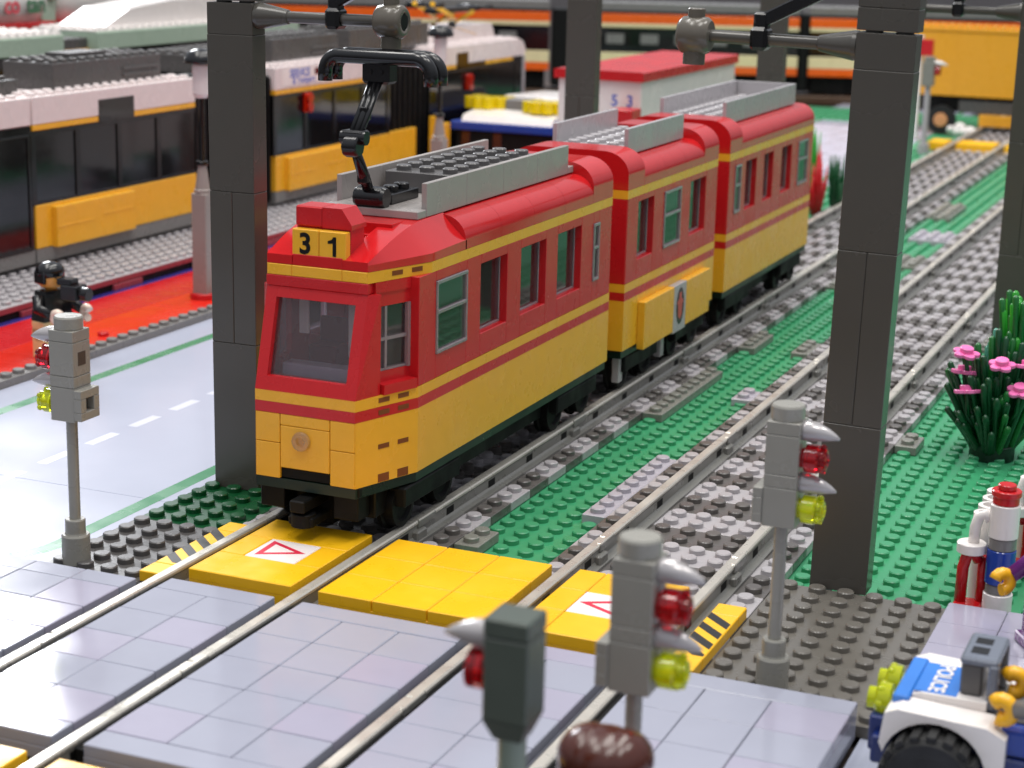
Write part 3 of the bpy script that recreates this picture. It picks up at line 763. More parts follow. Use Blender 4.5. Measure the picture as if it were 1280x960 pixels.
# ================================================================== SIGNALS
SG = 'crossing traffic signals'
SIG = plastic('signal_grey_plastic', (142, 140, 132), .27)
def signal(x, y, z0, label, s, rot=0):
    t = thing('traffic_signal', label, 'traffic signal', (x, y, z0), SG)
    mb = MB(); Z = z0-.4
    mb.lathe([(.46, .4), (.5, .44), (.5, 1.44), (.46, 1.5), (.38, 1.5), (.36, 1.56), (.36, 2.02), (.33, 2.06), (.2, 2.06), (.2, 5.72)], (x, y, Z), 'z', 24); mb.build('post', SIG, t)
    mb = MB()
    for k, (za, zb, c) in enumerate(((5.7, 6.9, .02), (6.91, 7.3, .02), (7.31, 8.5, .02), (8.51, 8.9, .02))):
        if k in (0, 2):           # brick with a square hollow on the side away from the lens
            xb = x-s*.5
            mb.box(x-.498, x+.498, y-.498, y+.498, Z+za, Z+zb, c)
            w = .46 if k == 2 else .54; d = .004 if k == 2 else .3
            zc = Z+(za+zb)/2+.02
            for q in ((-w, w, .24, .54 if k == 0 else .34), (-w, w, -.54 if k == 0 else -.34, -.24), (-w, -.22, -.24, .24), (.22, w, -.24, .24)):
                if k == 0: mb.box(xb, xb-s*d, y+q[0], y+q[1], zc+q[2], zc+q[3], .02)
        else: mb.box(x-.498, x+.498, y-.498, y+.498, Z+za, Z+zb, c)
    mb.lathe([(.48, 8.9), (.5, 8.93), (.5, 9.3), (.46, 9.36)], (x, y, Z), 'z', 26)
    mb.m = 1
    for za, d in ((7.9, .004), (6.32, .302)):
        xb = x-s*(.5+.004); mb.box(xb, xb+s*.02, y-.22, y+.22, Z+za-.24, Z+za+.24, 0)  # flat brown squares paint the shade inside the brick hollows
    hd = mb.build('head', [SIG, plastic('hollow_shade_brown', (70, 62, 56), .5)], t)
    for za, mat in ((7.85, TRED), (6.3, TYEL)):
        mb = MB(); mb.lathe([(.3, 0), (.3, .12), (.43, .14), (.43, .5), (.38, .56), (.3, .57), (.3, .75), (.2, .78), (.06, .66)], (0, 0, 0), 'x', 18)
        for k in range(5): mb.ball((.62, .36*math.cos(k*2*PI/5), .36*math.sin(k*2*PI/5)), .11, 8)
        mb.v = [(x+s*(.48+a), y+b, Z+za-.06+c) for a, b, c in mb.v]
        if s < 0: mb.f = [f[::-1] for f in mb.f]
        mb.build('lens', mat, t)
    for za in (8.68, 7.08):
        mb = MB(); n = 9
        pa = [(x+s*(.45+1.12*i/n), y, Z+za-.05-.16*(i/n)**2) for i in range(n+1)]
        mb.tube(pa, [.27*(1-(i/n)**2.2)+.035 for i in range(n+1)], 14); mb.build('visor', PEARL, t)
    return t
signal(-7.0, .6, .4, 'grey traffic signal at the left, lenses facing left above the white road', -1)
signal(18.32, .6, .4, 'grey traffic signal standing on dark studs in front of the right pillar', 1)
signal(18.5, -13.1, .5, 'large grey traffic signal in the foreground, right of the dark one', 1)
# the dark signal seen from behind, close to the lens
x, y, Z = 17.75, -18.6, 0.4
t = thing('traffic_signal', 'dark grey blurred traffic signal nearest the viewer, red lens facing left', 'traffic signal', (x, y, Z), SG)
SGG = plastic('dark_stone_green_plastic', (74, 82, 74), .3)
mb = MB(); mb.lathe([(.5, 0), (.5, 1.0), (.3, 1.1), (.3, 6.45)], (x, y, Z), 'z', 20); mb.build('post', plastic('stone_green_plastic', (120, 132, 120), .3), t)
mb = MB(); mb.box(x-.5, x+.5, y-.5, y+.5, 8.95, 9.35, .04); mb.box(x-.49, x+.49, y-.49, y+.49, 7.15, 8.93, .03)
b = len(mb.v); mb.v += [(x+a*q, y+c*q, h) for q, h in ((.49, 7.16), (.3, 6.7)) for a, c in ((-1, -1), (1, -1), (1, 1), (-1, 1))]
for i in range(4): mb.face([b+i, b+4+i, b+4+(i+1) % 4, b+(i+1) % 4])
mb.build('head', SGG, t)
mb = MB(); mb.lathe([(.3, 0), (.3, .1), (.43, .12), (.43, .46), (.3, .5), (.05, .5)], (0, 0, 0), 'x', 18); mb.v = [(x-.48-a, y+b_, 8.05+c) for a, b_, c in mb.v]; mb.f = [f[::-1] for f in mb.f]; mb.build('lens', TRED, t)
mb = MB(); mb.tube([(x-.45-1.1*i/8, y, 8.82-.12*(i/8)**2) for i in range(9)], [.28*(1-(i/8)**2)+.04 for i in range(9)], 14); mb.build('visor', PEARL, t)
# tiny far signal
x, y, Z = -5.0, 146, 0
t = thing('traffic_signal', 'tiny far traffic signal with a red lens in front of the yellow truck', 'traffic signal', (x, y, Z), SG)
mb = MB(); mb.cyl((x, y, 0), .6, 1.2); mb.cyl((x, y, 1), .3, 6.4); mb.build('post', LG, t)
mb = MB(); mb.box(x-.6, x+.6, y-.6, y+.6, 7.2, 9.7, .05); mb.cyl((x, y, 9.7), .6, .5); mb.build('head', OG, t)
mb = MB(); mb.cyl((x+.6, y, 8.8), .5, .6, 'x'); mb.build('lens', TRED, t)
mb = MB(); mb.tube([(x+.4, y, 9.6), (x+1.2, y, 9.55), (x+1.9, y, 9.4)], [.35, .25, .05]); mb.build('visor', WHT, t)

# ================================================================== STREET LAMPS
LGp = 'street lamps along the platform edge'
def lamp(x, y, label):
    t = thing('street_lamp', label, 'street lamp', (x, y, .4), LGp)
    mb = MB(); mb.cyl((x, y, .4), .85, .35, 'z', 20); mb.build('base', RED, t)
    mb = MB(); mb.box(x-.5, x+.5, y-.5, y+.5, .7, 6.75, .05); mb.lathe([(.5, 6.75), (.5, 6.95), (.44, 7.0), (.26, 8.3), (.26, 8.45)], (x, y, 0), 'z', 20); mb.build('pillar', plastic('warm_grey_plastic', (146, 134, 128), .3), t)
    mb = MB(); mb.cyl((x, y, 8.4), .16, 4.1, 'z', 12); mb.cyl((x, y, 8.4), .36, .25, 'z', 14); mb.build('pole', BLK, t)
    mb = MB(); mb.lathe([(.35, 12.35), (.48, 12.6), (.5, 14.2), (.45, 14.3)], (x, y, 0), 'z', 20); mb.build('lantern', PWHT, t)
    mb = MB(); mb.lathe([(.5, 14.3), (.98, 14.38), (.98, 14.55), (.8, 14.95), (.4, 15.15), (.05, 15.2)], (x, y, 0), 'z', 22, sharp=False); mb.build('cap', BLK, t)
lamp(-28.3, 43, 'street lamp with white post and black cap left of the left pillar')
lamp(-28.5, 76.4, 'farther street lamp standing behind the pantograph by the yellow tram')

# ================================================================== FIGURINES
def figurine(loc, rz, label, legs, torso, head, hair, arm=(0, 0), hips=None, skip_legs=False, seated=False, hair_kind='short', skin=SKIN):
    t = thing('figurine', label, 'figurine', loc, 'toy figurines', rz)
    mk = lambda m, n, mat, p=t: m.build(n, mat, p, local=True)
    for s in (-1, 1):
        mb = MB()
        if seated: mb.box(s*.04, s*.96, -1.9, .35, 1.05, 1.75, .06); mb.box(s*.04, s*.96, -2.15, -1.5, .75, 1.75, .06)
        else: mb.box(s*.03, s*.97, -.5, .5, .22, 1.62, .06); mb.box(s*.03, s*.97, -.72, .5, 0, .35, .05); mb.cyl((s*.5-.47, 0, 1.35), .5, .94, 'x', 16)
        mk(mb, 'leg', legs)
    mb = MB(); mb.box(-.98, .98, -.5, .5, 1.62, 1.95, .05); mk(mb, 'hips', hips or legs)
    mb = MB(); V = [(-.97, -.5, 1.95), (.97, -.5, 1.95), (.97, .5, 1.95), (-.97, .5, 1.95), (-.72, -.42, 3.5), (.72, -.42, 3.5), (.72, .42, 3.5), (-.72, .42, 3.5)]
    mb.raw(V, [(0, 3, 2, 1), (4, 5, 6, 7), (0, 1, 5, 4), (1, 2, 6, 5), (2, 3, 7, 6), (3, 0, 4, 7)]); mk(mb, 'torso', torso)
    for s, a in ((-1, arm[0]), (1, arm[1])):
        mb = MB(); sh = Vector((s*.86, 0, 3.2)); el = sh+Vector((s*.28, -.3*math.sin(a), -.62*math.cos(a*.4))); ha = el+Vector((-s*.12, -.95*math.sin(a), -.75*math.cos(a)+.0))
        mb.tube([sh+Vector((0, 0, .12)), sh, el, ha], [.2, .33, .3, .25], 12); ao = mk(mb, 'arm', torso)
        h = MB(); d = (ha-el).normalized(); side = Vector((1, 0, 0)); up = d.cross(side).normalized()
        c = ha+d*.34
        pa = [c+(d*(-math.cos(q))+up*math.sin(q))*.27 for q in [(-2.3+4.6*i/10) for i in range(11)]]
        h.tube([tuple(p) for p in pa], .21, 10); h.tube([tuple(ha-d*.05), tuple(ha+d*.16)], .17, 8); mk(h, 'hand', skin, ao)
    mb = MB(); mb.lathe([(.3, 3.5), (.3, 3.6), (.5, 3.64), (.62, 3.78), (.64, 4.4), (.56, 4.55), (.36, 4.6), (.34, 4.78), (.3, 4.8)], (0, 0, 0), 'z', 22, sharp=False); mk(mb, 'head', head)
    f = MB()
    for s in (-1, 1): f.ball((s*.2, -.6, 4.22), .07, 8)
    f.tube([(-.18, -.62, 3.95), (0, -.645, 3.9), (.18, -.62, 3.95)], .025, 6); mk(f, 'face_print', BLK)
    mb = MB()
    if hair_kind == 'short':
        n = 16
        mb.ball((0, .06, 4.42), .76, 20, (1, 1, .72)); mb.ball((0, .25, 4.15), .68, 18, (1, .8, .9)); mb.box(-.72, -.52, -.3, .5, 3.85, 4.5, .08); mb.box(.52, .72, -.3, .5, 3.85, 4.5, .08)
    elif hair_kind == 'parted':
        mb.ball((0, 0, 4.5), .92, 22, (1.05, 1.0, .74))
        for s in (-1, 1): mb.ball((s*.36, -.02, 4.52), .74, 22, (.95, 1.15, .88)); mb.ball((s*.64, .1, 4.0), .5, 16, (.8, 1.1, 1.5))
        mb.ball((0, .35, 4.2), .75, 18, (1.1, .75, 1.1))
    else: mb.lathe([(.68, 4.3), (.72, 4.36), (.72, 4.7), (.55, 5.0), (.1, 5.1)], (0, 0, 0), 'z', 20, sharp=False)
    mk(mb, 'hair' if hair_kind != 'helmet' else 'cap', hair)
    return t
figurine((-27.0, 26.4, .4), math.radians(78), 'black-haired figurine in dark jacket and tan trousers filming on the red pavement', TAN, BLK, plastic('brown_skin_plastic', (214, 150, 70), .3), BLK, (1.25, 1.25), skin=plastic('pale_hand_plastic', (226, 206, 190), .3))
mb = MB(); mb.box(-25.9, -24.9, 25.6, 26.6, 3.55, 4.35, .06); mb.cyl((-24.95, 26.1, 3.9), .36, .5, 'x', 18); mb.box(-26.2, -25.3, 25.75, 26.45, 4.3, 4.65, .05)
cam_o = thing('toy_camera', 'black toy film camera held up by the figurine on red pavement', 'camera', (-25.4, 26.1, 3.55))
mb.build('camera_body', BLK, cam_o)
figurine((18.95, -16.25, .95), math.radians(180), 'figurine with parted reddish brown hair, only its hair showing at the bottom edge', BLU, RED, SKIN, BRN, (.3, .3), hair_kind='parted')
figurine((25.65, 6.6, .8), math.radians(-60), 'figurine in purple clothes cut off by the right edge beside the striped post', PURP, PURP, SKIN, BLK, (.9, .5))
figurine((27.3, -3.95, 1.05), math.radians(-90), 'police figurine driving the small police car, yellow hands on the wheel', BLU, MG, SKIN, WHT, (1.25, 1.25), seated=True, hair_kind='helmet')

# ================================================================== POLICE CAR (bottom right)
pc = thing('police_car', 'small blue and white police car with a big black tyre in bottom right corner', 'police car', (25, -3.5, 0))
mb = MB(); mb.box(22.5, 31, -5.1, -1.9, 1.3, 2.1, .06); mb.box(22.35, 23.2, -4.75, -1.75, 1.5, 2.5, .05); mb.build('chassis', plastic('dark_blue_plastic', (16, 36, 96), .25), pc)
mb = MB(); mb.box(22.9, 23.35, -4.65, -1.75, 2.5, 3.18, .05); mb.build('front_bar', MBLU, pc)
mb = MB(); mb.prism([(23.36, 2.1), (23.36, 3.12), (23.6, 3.2), (25.3, 3.2), (25.3, 2.1)], -4.3, -2.0, 'y'); hd = mb.build('hood', WHT, pc)
mb = MB(); mb.box(23.38, 24.5, -4.2, -2.1, 3.2, 3.213, 0); lb = mb.build('lettered_panel', MBLU, hd)
text('POLICE', .6, 'lettering', WHT, lb, frame((23.92, -3.15, 3.225), (0, -1, 0), (1, 0, 0)), .014)
for ya, yb in ((-5.35, -4.32), (-1.98, -1.0)):
    mb = MB()
    R1, R0 = 1.95, 1.38; cx, cz = 24.2, 1.45
    P = [(cx+R0*math.cos(a), cz+R0*math.sin(a)) for a in [PI*(.04+.88*i/14) for i in range(15)]]
    Q = [(22.75, 2.05), (22.85, 2.9), (23.2, 3.05), (25.5, 2.95), (26.0, 2.7), (26.0, 1.6)]
    mb.prism(P+Q, ya, yb, 'y'); mb.build('wheel_arch', WHT, pc)
for yy in (-4.1, -2.75):
    mb = MB(); mb.lathe([(.28, 0), (.28, .15), (.46, .18), (.46, .5), (.36, .58), (.3, .6), (.3, .8), (.05, .82)], (0, 0, 0), 'x', 16)
    for k in range(6): mb.ball((.45, .4*math.cos(k*PI/3), .4*math.sin(k*PI/3)), .12, 8)
    mb.v = [(22.98-a, yy+b_, 2.75+c) for a, b_, c in mb.v]; mb.f = [f[::-1] for f in mb.f]; mb.build('headlight', TYEL, pc)
for cx in (24.2, 29.3):
    for ya, s in ((-5.45, -1), (-1.6, 1)):
        mb = MB(); mb.lathe([(.72, -.45), (1.1, -.5), (1.24, -.38), (1.24, .38), (1.1, .5), (.72, .45)], (0, 0, 0), 'y', 32)
        n = 18
        for k in range(n):
            b = len(mb.v); mb.box(-.13, .13, -.46, .46, 1.16, 1.34, .03); a = 2*PI*k/n
            for i in range(b, len(mb.v)):
                X_, Y_, Z_ = mb.v[i]; mb.v[i] = (X_*math.cos(a)+Z_*math.sin(a), Y_, -X_*math.sin(a)+Z_*math.cos(a))
        mb.v = [(cx+a, ya+b_, 1.36+c) for a, b_, c in mb.v]; w = mb.build('wheel', RUB, pc)
        mb = MB(); mb.lathe([(.05, .3), (.2, .36), (.25, .3), (.58, .22), (.66, .42), (.74, .42)], (0, 0, 0), 'y', 26)
        mb.v = [(cx+a, ya+s*b_, 1.36+c) for a, b_, c in mb.v]
        if s < 0: mb.f = [f[::-1] for f in mb.f]
        mb.build('rim', plastic('rim_grey', (150, 150, 146), .3), w)
mb = MB(); mb.box(25.32, 26.6, -4.3, -1.99, 2.15, 2.9, .05); mb.box(25.32, 31, -4.9, -1.9, 2.1, 2.3, .04); mb.box(29, 31, -4.9, -1.9, 2.3, 4, .06); mb.build('cockpit', DG, pc)
mb = MB(); mb.box(24.52, 25.1, -3.95, -2.35, 3.2, 4.1, .06); mb.m = 1
mb.box(24.5, 25.5, -4.1, -2.1, 4.1, 4.32, .08); mb.box(25.25, 25.52, -4.15, -3.85, 2.9, 4.2, .06); mb.box(25.25, 25.52, -2.35, -2.05, 2.9, 4.2, .06)
mb.m = 2; mb.box(24.7, 25.15, -3.7, -3.2, 4.322, 4.33, 0); mb.box(24.7, 25.15, -2.95, -2.5, 4.322, 4.33, 0)
mb.build('windscreen_frame', [DG, plastic('blue_grey_plastic', (104, 110, 122), .26), BLK], pc)

# ================================================================== STRIPED POST AND WHITE FENCE (right)
FG = 'striped posts of the white tube fence'
def fence_post(x, y, z, label):
    t = thing('fence_post', label, 'fence post', (x, y, z), FG)
    for nm, mat, a, b, r in (('white_drum', WHT, 0, .8, .5), ('grey_ring', MG, .8, 1.15, .44), ('blue_drum', BLU, 1.15, 2.36, .49), ('grey_ring', MG, 2.36, 2.78, .47), ('white_drum', WHT, 2.78, 3.95, .5)):
        mb = MB(); mb.cyl((x, y, z+a), r, b-a-.005, 'z', 24); mb.build(nm, mat, t)
    mb = MB(); mb.cyl((x, y, z+3.95), .44, .3, 'z', 22); mb.cyl((x, y, z+4.22), .5, .22, 'z', 22); mb.cyl((x, y, z+4.44), .31, .2, 'z', 18); mb.build('red_knob', RED, t)
    hx = x-.95
    mb = MB(); mb.box(hx-.5, hx+.45, y-.45, y+.45, z, z+.3, .06)
    mb.tube([(hx-.3, y, z+.25), (hx-.28, y, z+1.5), (hx-.18, y, z+1.95), (hx+.05, y, z+2.05), (hx+.2, y+.1, z+1.8)], .2, 12); mb.tube([(hx+.32, y+.3, z+.25), (hx+.34, y+.3, z+1.9)], .17, 10); mb.build('red_handle', RED, t)
    mb = MB(); mb.cyl((hx-.05, y, z+2.08), .5, .36, 'z', 22); mb.tube([(hx+.0, y, z+2.3), (hx+.02, y, z+3.0), (hx+.12, y, z+3.38), (hx+.35, y, z+3.5), (hx+.5, y, z+3.3)], .19, 12); mb.build('white_tap', WHT, t)
    return t
def fence_tubes(x, y, z, label, n=4):
    t = thing('fence', label, 'fence', (x, y, z), 'rows of white tubes along the green')
    for k in range(n):
        mb = MB(); mb.lathe([(.44, 0), (.44, 3.2), (.4, 3.22), (.28, 3.22), (.28, 2.6)], (x+.0*k, y+k*.95, z), 'z', 18); mb.build('tube', WHT, t)
fence_post(23.5, 10.5, .3, 'fence post of white, grey and blue drums with red knob, nearest the pavement')
fence_tubes(22.75, 11.6, .3, 'row of white tubes just behind the striped post')
fence_post(24.3, 15.6, .3, 'second striped fence post, half cut by the right edge below the flowers')
fence_tubes(23.6, 16.7, .3, 'farther row of white tubes at the right edge below the pink flowers')

# ================================================================== FLOWER BUSH (right)
fb = thing('flower_bush', 'big dark green grassy bush with pink flowers at the right edge', 'bush', (20.1, 31.3, 0))
mb = MB(); mb.m = 4; mb.cyl((20.1, 31.3, 0), 1.0, .7, 'z', 20); mb.m = 0
def blade(mb, x, y, z, dx, dy, h, r=.15):
    n = 6; pa = []
    for i in range(n+1):
        f = i/n; pa.append((x+dx*f**1.25, y+dy*f**1.25, z+h*f))
    pa.append((pa[-1][0], pa[-1][1], pa[-1][2]+r*.7))
    mb.tube(pa, [r*.9]+[r]*(n)+[r*.35], 7)
for k in range(170):
    a = random.uniform(0, 2*PI); q = random.random()**.6
    mb.m = 0 if random.random() < .72 else 1
    blade(mb, 20.1+.85*q*math.cos(a), 31.3+.85*q*math.sin(a), .3, 1.35*q*math.cos(a)+random.uniform(-.15, .15), 1.35*q*math.sin(a), random.uniform(1.6, 5.2)*(1.12-.35*q))
for k in range(46):
    a = random.uniform(0, 2*PI); q = random.random()**.5
    mb.m = 1 if random.random() < .35 else 2
    blade(mb, 20.9+.6*q*math.cos(a), 32.6+.6*q*math.sin(a), 1.5, .8*q*math.cos(a)+.2, .8*q*math.sin(a), random.uniform(3.4, 5.9))
for k in range(9):
    a = random.uniform(0, 2*PI); mb.m = 3
    blade(mb, 19.75+.2*math.cos(a), 31.8+.2*math.sin(a), 2, .1*math.cos(a), .1*math.sin(a), random.uniform(2.6, 3.9), .13)
mb.build('foliage', [plastic('deep_leaf_plastic', (8, 66, 34), .28), plastic('leaf_green_plastic', (20, 100, 40), .28), BGRN, SEA, plastic('bush_base_plastic', (4, 36, 20), .35)], fb)
for i, (x, z) in enumerate(((18.82, 4.9), (18.73, 3.95), (19.0, 3.2), (20.39, 4.55), (21.27, 3.5), (21.45, 4.5))):
    y = 29.9+(.5 if i in (1, 5) else 0)
    st = MB(); st.tube([(19.9+(x-19.9)*.35, 31.1, .8), (x+(19.9-x)*.1, y+.3, z-1), (x, y, z)], .1, 7); so = st.build('flower_stem', DGRN, fb)
    mb = MB(); mb.cyl((x, y, z), .3, .34, 'z', 16); mb.cyl((x, y, z-.05), .42, .16, 'z', 16)
    for k in range(5): mb.cyl((x+.38*math.cos(2*PI*k/5+.3), y+.38*math.sin(2*PI*k/5+.3), z-.04), .23, .17, 'z', 14)
    b = 0; mb.spin(b, (x, y, z), rx=random.uniform(-.2, .35), ry=random.uniform(-.15, .15)); mb.build('flower', PINK, so)
# plants beyond the rear tram car
def spiky(x, y, label, h, mat, n=26, w=.6):
    mb = MB()
    for k in range(n):
        a = random.uniform(0, 2*PI); q = random.random()
        mb.m = 0
        p0 = (x+.2*math.cos(a), y+.2*math.sin(a), 0); hh = h*random.uniform(.45, 1)
        mb.tube([p0, (x+w*q*math.cos(a), y+w*q*math.sin(a), hh*.6), (x+w*1.15*q*math.cos(a), y+w*1.15*q*math.sin(a), hh)], [.22, .16, .03], 5)
    tag(mb.build('plant', mat), label, 'plant', 'plants behind the tram')
spiky(-5.6, 100, 'tall green spiky plant behind the rear end of the tram', 7.4, BGRN, 34, .8)
spiky(-4.3, 97, 'red-stalked plant right behind the tram tail', 6.0, RED, 16, 1.1)
spiky(-3.4, 100, 'small dark green plant between the tram tail and the right pillar', 5.0, DGRN, 26, .7)

# ================================================================== YELLOW AND WHITE TRAM (left background)
bt = thing('low_floor_tram', 'long yellow and white tram with black windows behind the platform', 'tram', (-43, 26, 1.2))
X0, X1 = -39.5, -46.5
def module(ya, yb, kind):
    mb = MB(); mb.box(X1, X0-.02, ya, yb, 1.65, 2.5, .04); mb.build('skirt', MG, bt)
    if kind == 'yellow':
        mb = MB(); mb.box(X1, X0, ya, yb, 2.52, 5.2, .04); mb.build('side_panel', YEL, bt)
        mb = MB(); mb.box(X1, X0-.01, ya, yb, 9.76, 10.1, .03); mb.build('yellow_band', YEL, bt)
    elif kind == 'door':
        mb = MB(); mb.box(X1, X0-.05, ya, yb, 2.3, 10.08, .04)
        mb.build('door', DGLS, bt)
        mb = MB(); mb.box(X0-.06, X0+.03, ya+.4, yb-.2, 2.5, 2.68, .02); mb.box(X0-.06, X0+.03, ya+.4, yb-.2, 9.45, 9.6, .02); mb.box(X0-.06, X0+.03, yb-.45, yb-.25, 2.7, 9.45, .02); mb.build('door_frame', BLK, bt)
    if kind == 'yellow':
        mb = MB(); mb.box(X1, X0-.12, ya, yb, 5.22, 9.74, .03); wn = mb.build('window_band', DGLS, bt)
        mb = MB(); y = ya
        while y <= yb: mb.box(X0-.14, X0-.02, y-.25, y+.25, 5.22, 9.74, .02); y += (yb-ya)/4
        mb.box(X0-.14, X0-.03, ya, yb, 9.45, 9.74, .02); mb.box(X0-.14, X0-.03, ya, yb, 5.22, 5.4, .02); mb.build('mullions', BLK, bt)
    mb = MB(); mb.box(X1, X0, ya, yb, 10.12 if kind != 'bare' else 10.12, 11.8, .05)
    y = ya+.5
    while y < yb-.2:
        for x in (X0-.5, X0-1.5, X1+.5, X1+1.5): mb.stud(x, y, 11.8, 10)
        y += 1
    mb.build('roof_edge', PWHT, bt)
module(20, 41.7, 'door'); module(41.85, 60, 'yellow'); module(71, 89.9, 'yellow'); module(98, 117.5, 'door')
for ya, yb in ((60.05, 70.95), (89.95, 97.95)):
    mb = MB(); mb.box(X1+.6, X0-.5, ya, yb, 1.7, 11.2, .05)
    y = ya+.4
    while y < yb: mb.box(X1+.4, X0-.3, y, y+.4, 1.9, 11.1, .05); y += 1
    mb.build('bellows', DARK, bt)
mb = MB(); mb.box(X0-.8, X0, 90, 95.2, 2.55, 5.25, .04); mb.build('side_panel', YEL, bt)
mb = MB(); mb.box(X1, X0-.03, 98, 105, 9.77, 10.11, .03); mb.box(X1, X0-.03, 110, 116.5, 9.77, 10.11, .03); mb.build('yellow_band', YEL, bt)
for ya, yb in ((43.4, 51.9), (72.4, 82)):
    mb = MB(); mb.box(X0-.1, X0+.42, ya, yb, 2.45, 5.0, .05); mb.box(X0+.3, X0+.45, ya+.1, (ya+yb)/2-.4, 3.7, 3.78, .02); mb.box(X0+.3, X0+.45, (ya+yb)/2+.6, yb-.1, 3.9, 3.98, .02); mb.build('raised_panel', YEL, bt)
for ya, yb in ((48.6, 52.6), (103.4, 106)):
    mb = MB(); mb.box(X0-.3, X0+.02, ya, yb, 9.7, 11.15, .03); mb.build('destination_box', DGLS, bt)
mb = MB(); mb.box(X0-.01, X0+.03, 72, 79.6, 10.35, 11.55, .01); nb = mb.build('notice', STK, bt)
BT = plastic('notice_blue', (70, 96, 190), .4)
text('SERVICE', .85, 'lettering', BT, nb, frame((X0+.035, 74.7, 11.2), (0, 1, 0), (0, 0, 1)), .02)
text('& Transport', .7, 'lettering', BT, nb, frame((X0+.035, 75.3, 10.65), (0, 1, 0), (0, 0, 1)), .01)
mb = MB(); mb.box(X0+.03, X0+.04, 77, 77.9, 10.95, 11.45, 0); mb.m = 1; mb.box(X0+.03, X0+.04, 78.5, 79.3, 11.1, 11.5, 0); mb.build('notice_marks', [TRED, ORG], nb)
for y, z in ((75.8, 8.9), (106, 8.4)):
    mb = MB(); mb.box(X0-.1, X0+.15, y-.5, y+.5, z-.75, z+.75, .06); mb.cyl((X0+.15, y, z-.35), .42, .25, 'x', 14); mb.cyl((X0+.15, y, z+.35), .42, .25, 'x', 14); mb.build('red_lamp', TORG, bt)
# rounded far cab and its roof fairing
mb = MB(); P = [(117.5, 10.12), (119.4, 10.12), (119.6, 10.7), (118.9, 11.5), (117.5, 11.9)]
mb.prism(P, X1, X0, 'x'); mb.prism([(103, 11.8), (117.5, 11.8), (116.6, 13.2), (103.4, 13.2)], X1+1, X0-2.4, 'x'); mb.build('cab_roof', PWHT, bt)
mb = MB(); mb.prism([(117.5, 2.3), (119.6, 2.3), (119.9, 4), (119.3, 10.1), (117.5, 10.1)], X1+.1, X0-.1, 'x'); mb.build('cab', DGLS, bt)
mb = MB(); mb.box(X0-.2, X0+.05, 119.0, 119.5, 2.2, 10.1, .05); mb.build('cab_pillar', LG, bt)
for i, (xa, xb, ya, yb, z1) in enumerate(((-44.8, -41.4, 28, 43.0, 12.7), (-44.8, -40.9, 46.0, 57.9, 13.5), (-45.5, -41.2, 62.5, 71.5, 13.1), (-45.5, -41.2, 73.5, 84, 13.7), (-45.5, -41.2, 86, 101, 13.9))):
    mb = MB(); mb.box(xa, xb, ya, yb, 11.8, z1, .04)
    for dz in (.35, .75):
        if i in (1, 2, 3): mb.box(xb-.1, xb+.12, yb-4.5, yb-.3, 11.9+dz, 12.1+dz, .03)
    y = ya+.5
    while y < yb-.2:
        x = xa+.5
        while x < xb-.2: mb.stud(x, y, z1, 10); x += 1
        y += 1
    if i == 1: mb.box(xa+1, xb-1, ya+3, ya+7, z1, z1+.42, .03)
    mb.build('roof_box', DG, bt)
mb = MB()
for sgn in (-1, 1):
    x = -43+sgn*.9
    mb.tube([(x, 113, 12.3), (x, 107.5, 13.3), (x, 112.5, 14.4)], .22, 8); mb.tube([(x, 103.6, 15.4), (x, 108, 14.1)], .22, 8)
mb.m = 1; mb.tube([(-44.8, 104, 15.3), (-41.2, 104, 15.3)], .25, 8); mb.tube([(-44.8, 115, 14.8), (-41.2, 115, 14.8)], .25, 8); mb.box(-43.6, -42.4, 105, 115, 14.4, 14.9, .08); mb.ball((-42, 107.7, 13.4), .4, 8)
mb.build('pantograph', [YELP, BLK], bt)

# ================================================================== PALE GREEN TRAM AND TANK WAGONS (far left)
pg = thing('pale_green_tram', 'pale sand-green tram with white roof behind the yellow tram', 'tram', (-59, 40, 0))
for ya, yb in ((36, 67.8), (72.2, 104)):
    mb = MB(); mb.box(-62.5, -56, ya, yb, 12.25, 13.6, .05); mb.box(-56.5, -55.98, yb-1.6 if ya < 50 else ya, yb if ya < 50 else ya+1.4, 10, 12.3, .04); mb.build('roof_band', PGRN, pg)
    mb = MB(); mb.box(-62.3, -56.1, ya, yb, 2, 12.2, .05); mb.build('window_band', DGLS, pg)
    mb = MB(); mb.box(-62.2, -56.2, ya, yb, 13.6, 13.75, .03)
    y = ya+.5
    while y < yb:
        for k in range(6): mb.stud(-61.5+k, y, 13.75, 8)
        y += 1
    mb.build('roof', WHT, pg)
mb = MB(); mb.prism([(74, 13.7), (102, 13.7), (97, 15.4), (94, 15.75), (84, 15.7), (78, 15.2)], -61.4, -57, 'x'); mb.build('roof_fairing', WHT, pg)
mb = MB(); mb.box(-61.5, -57, 67.8, 72.2, 3, 13.2, .1); mb.m = 1; mb.box(-57.1, -56.9, 67.8, 72.2, 12.1, 12.35, .02); mb.build('bellows', [DG, YEL], pg)
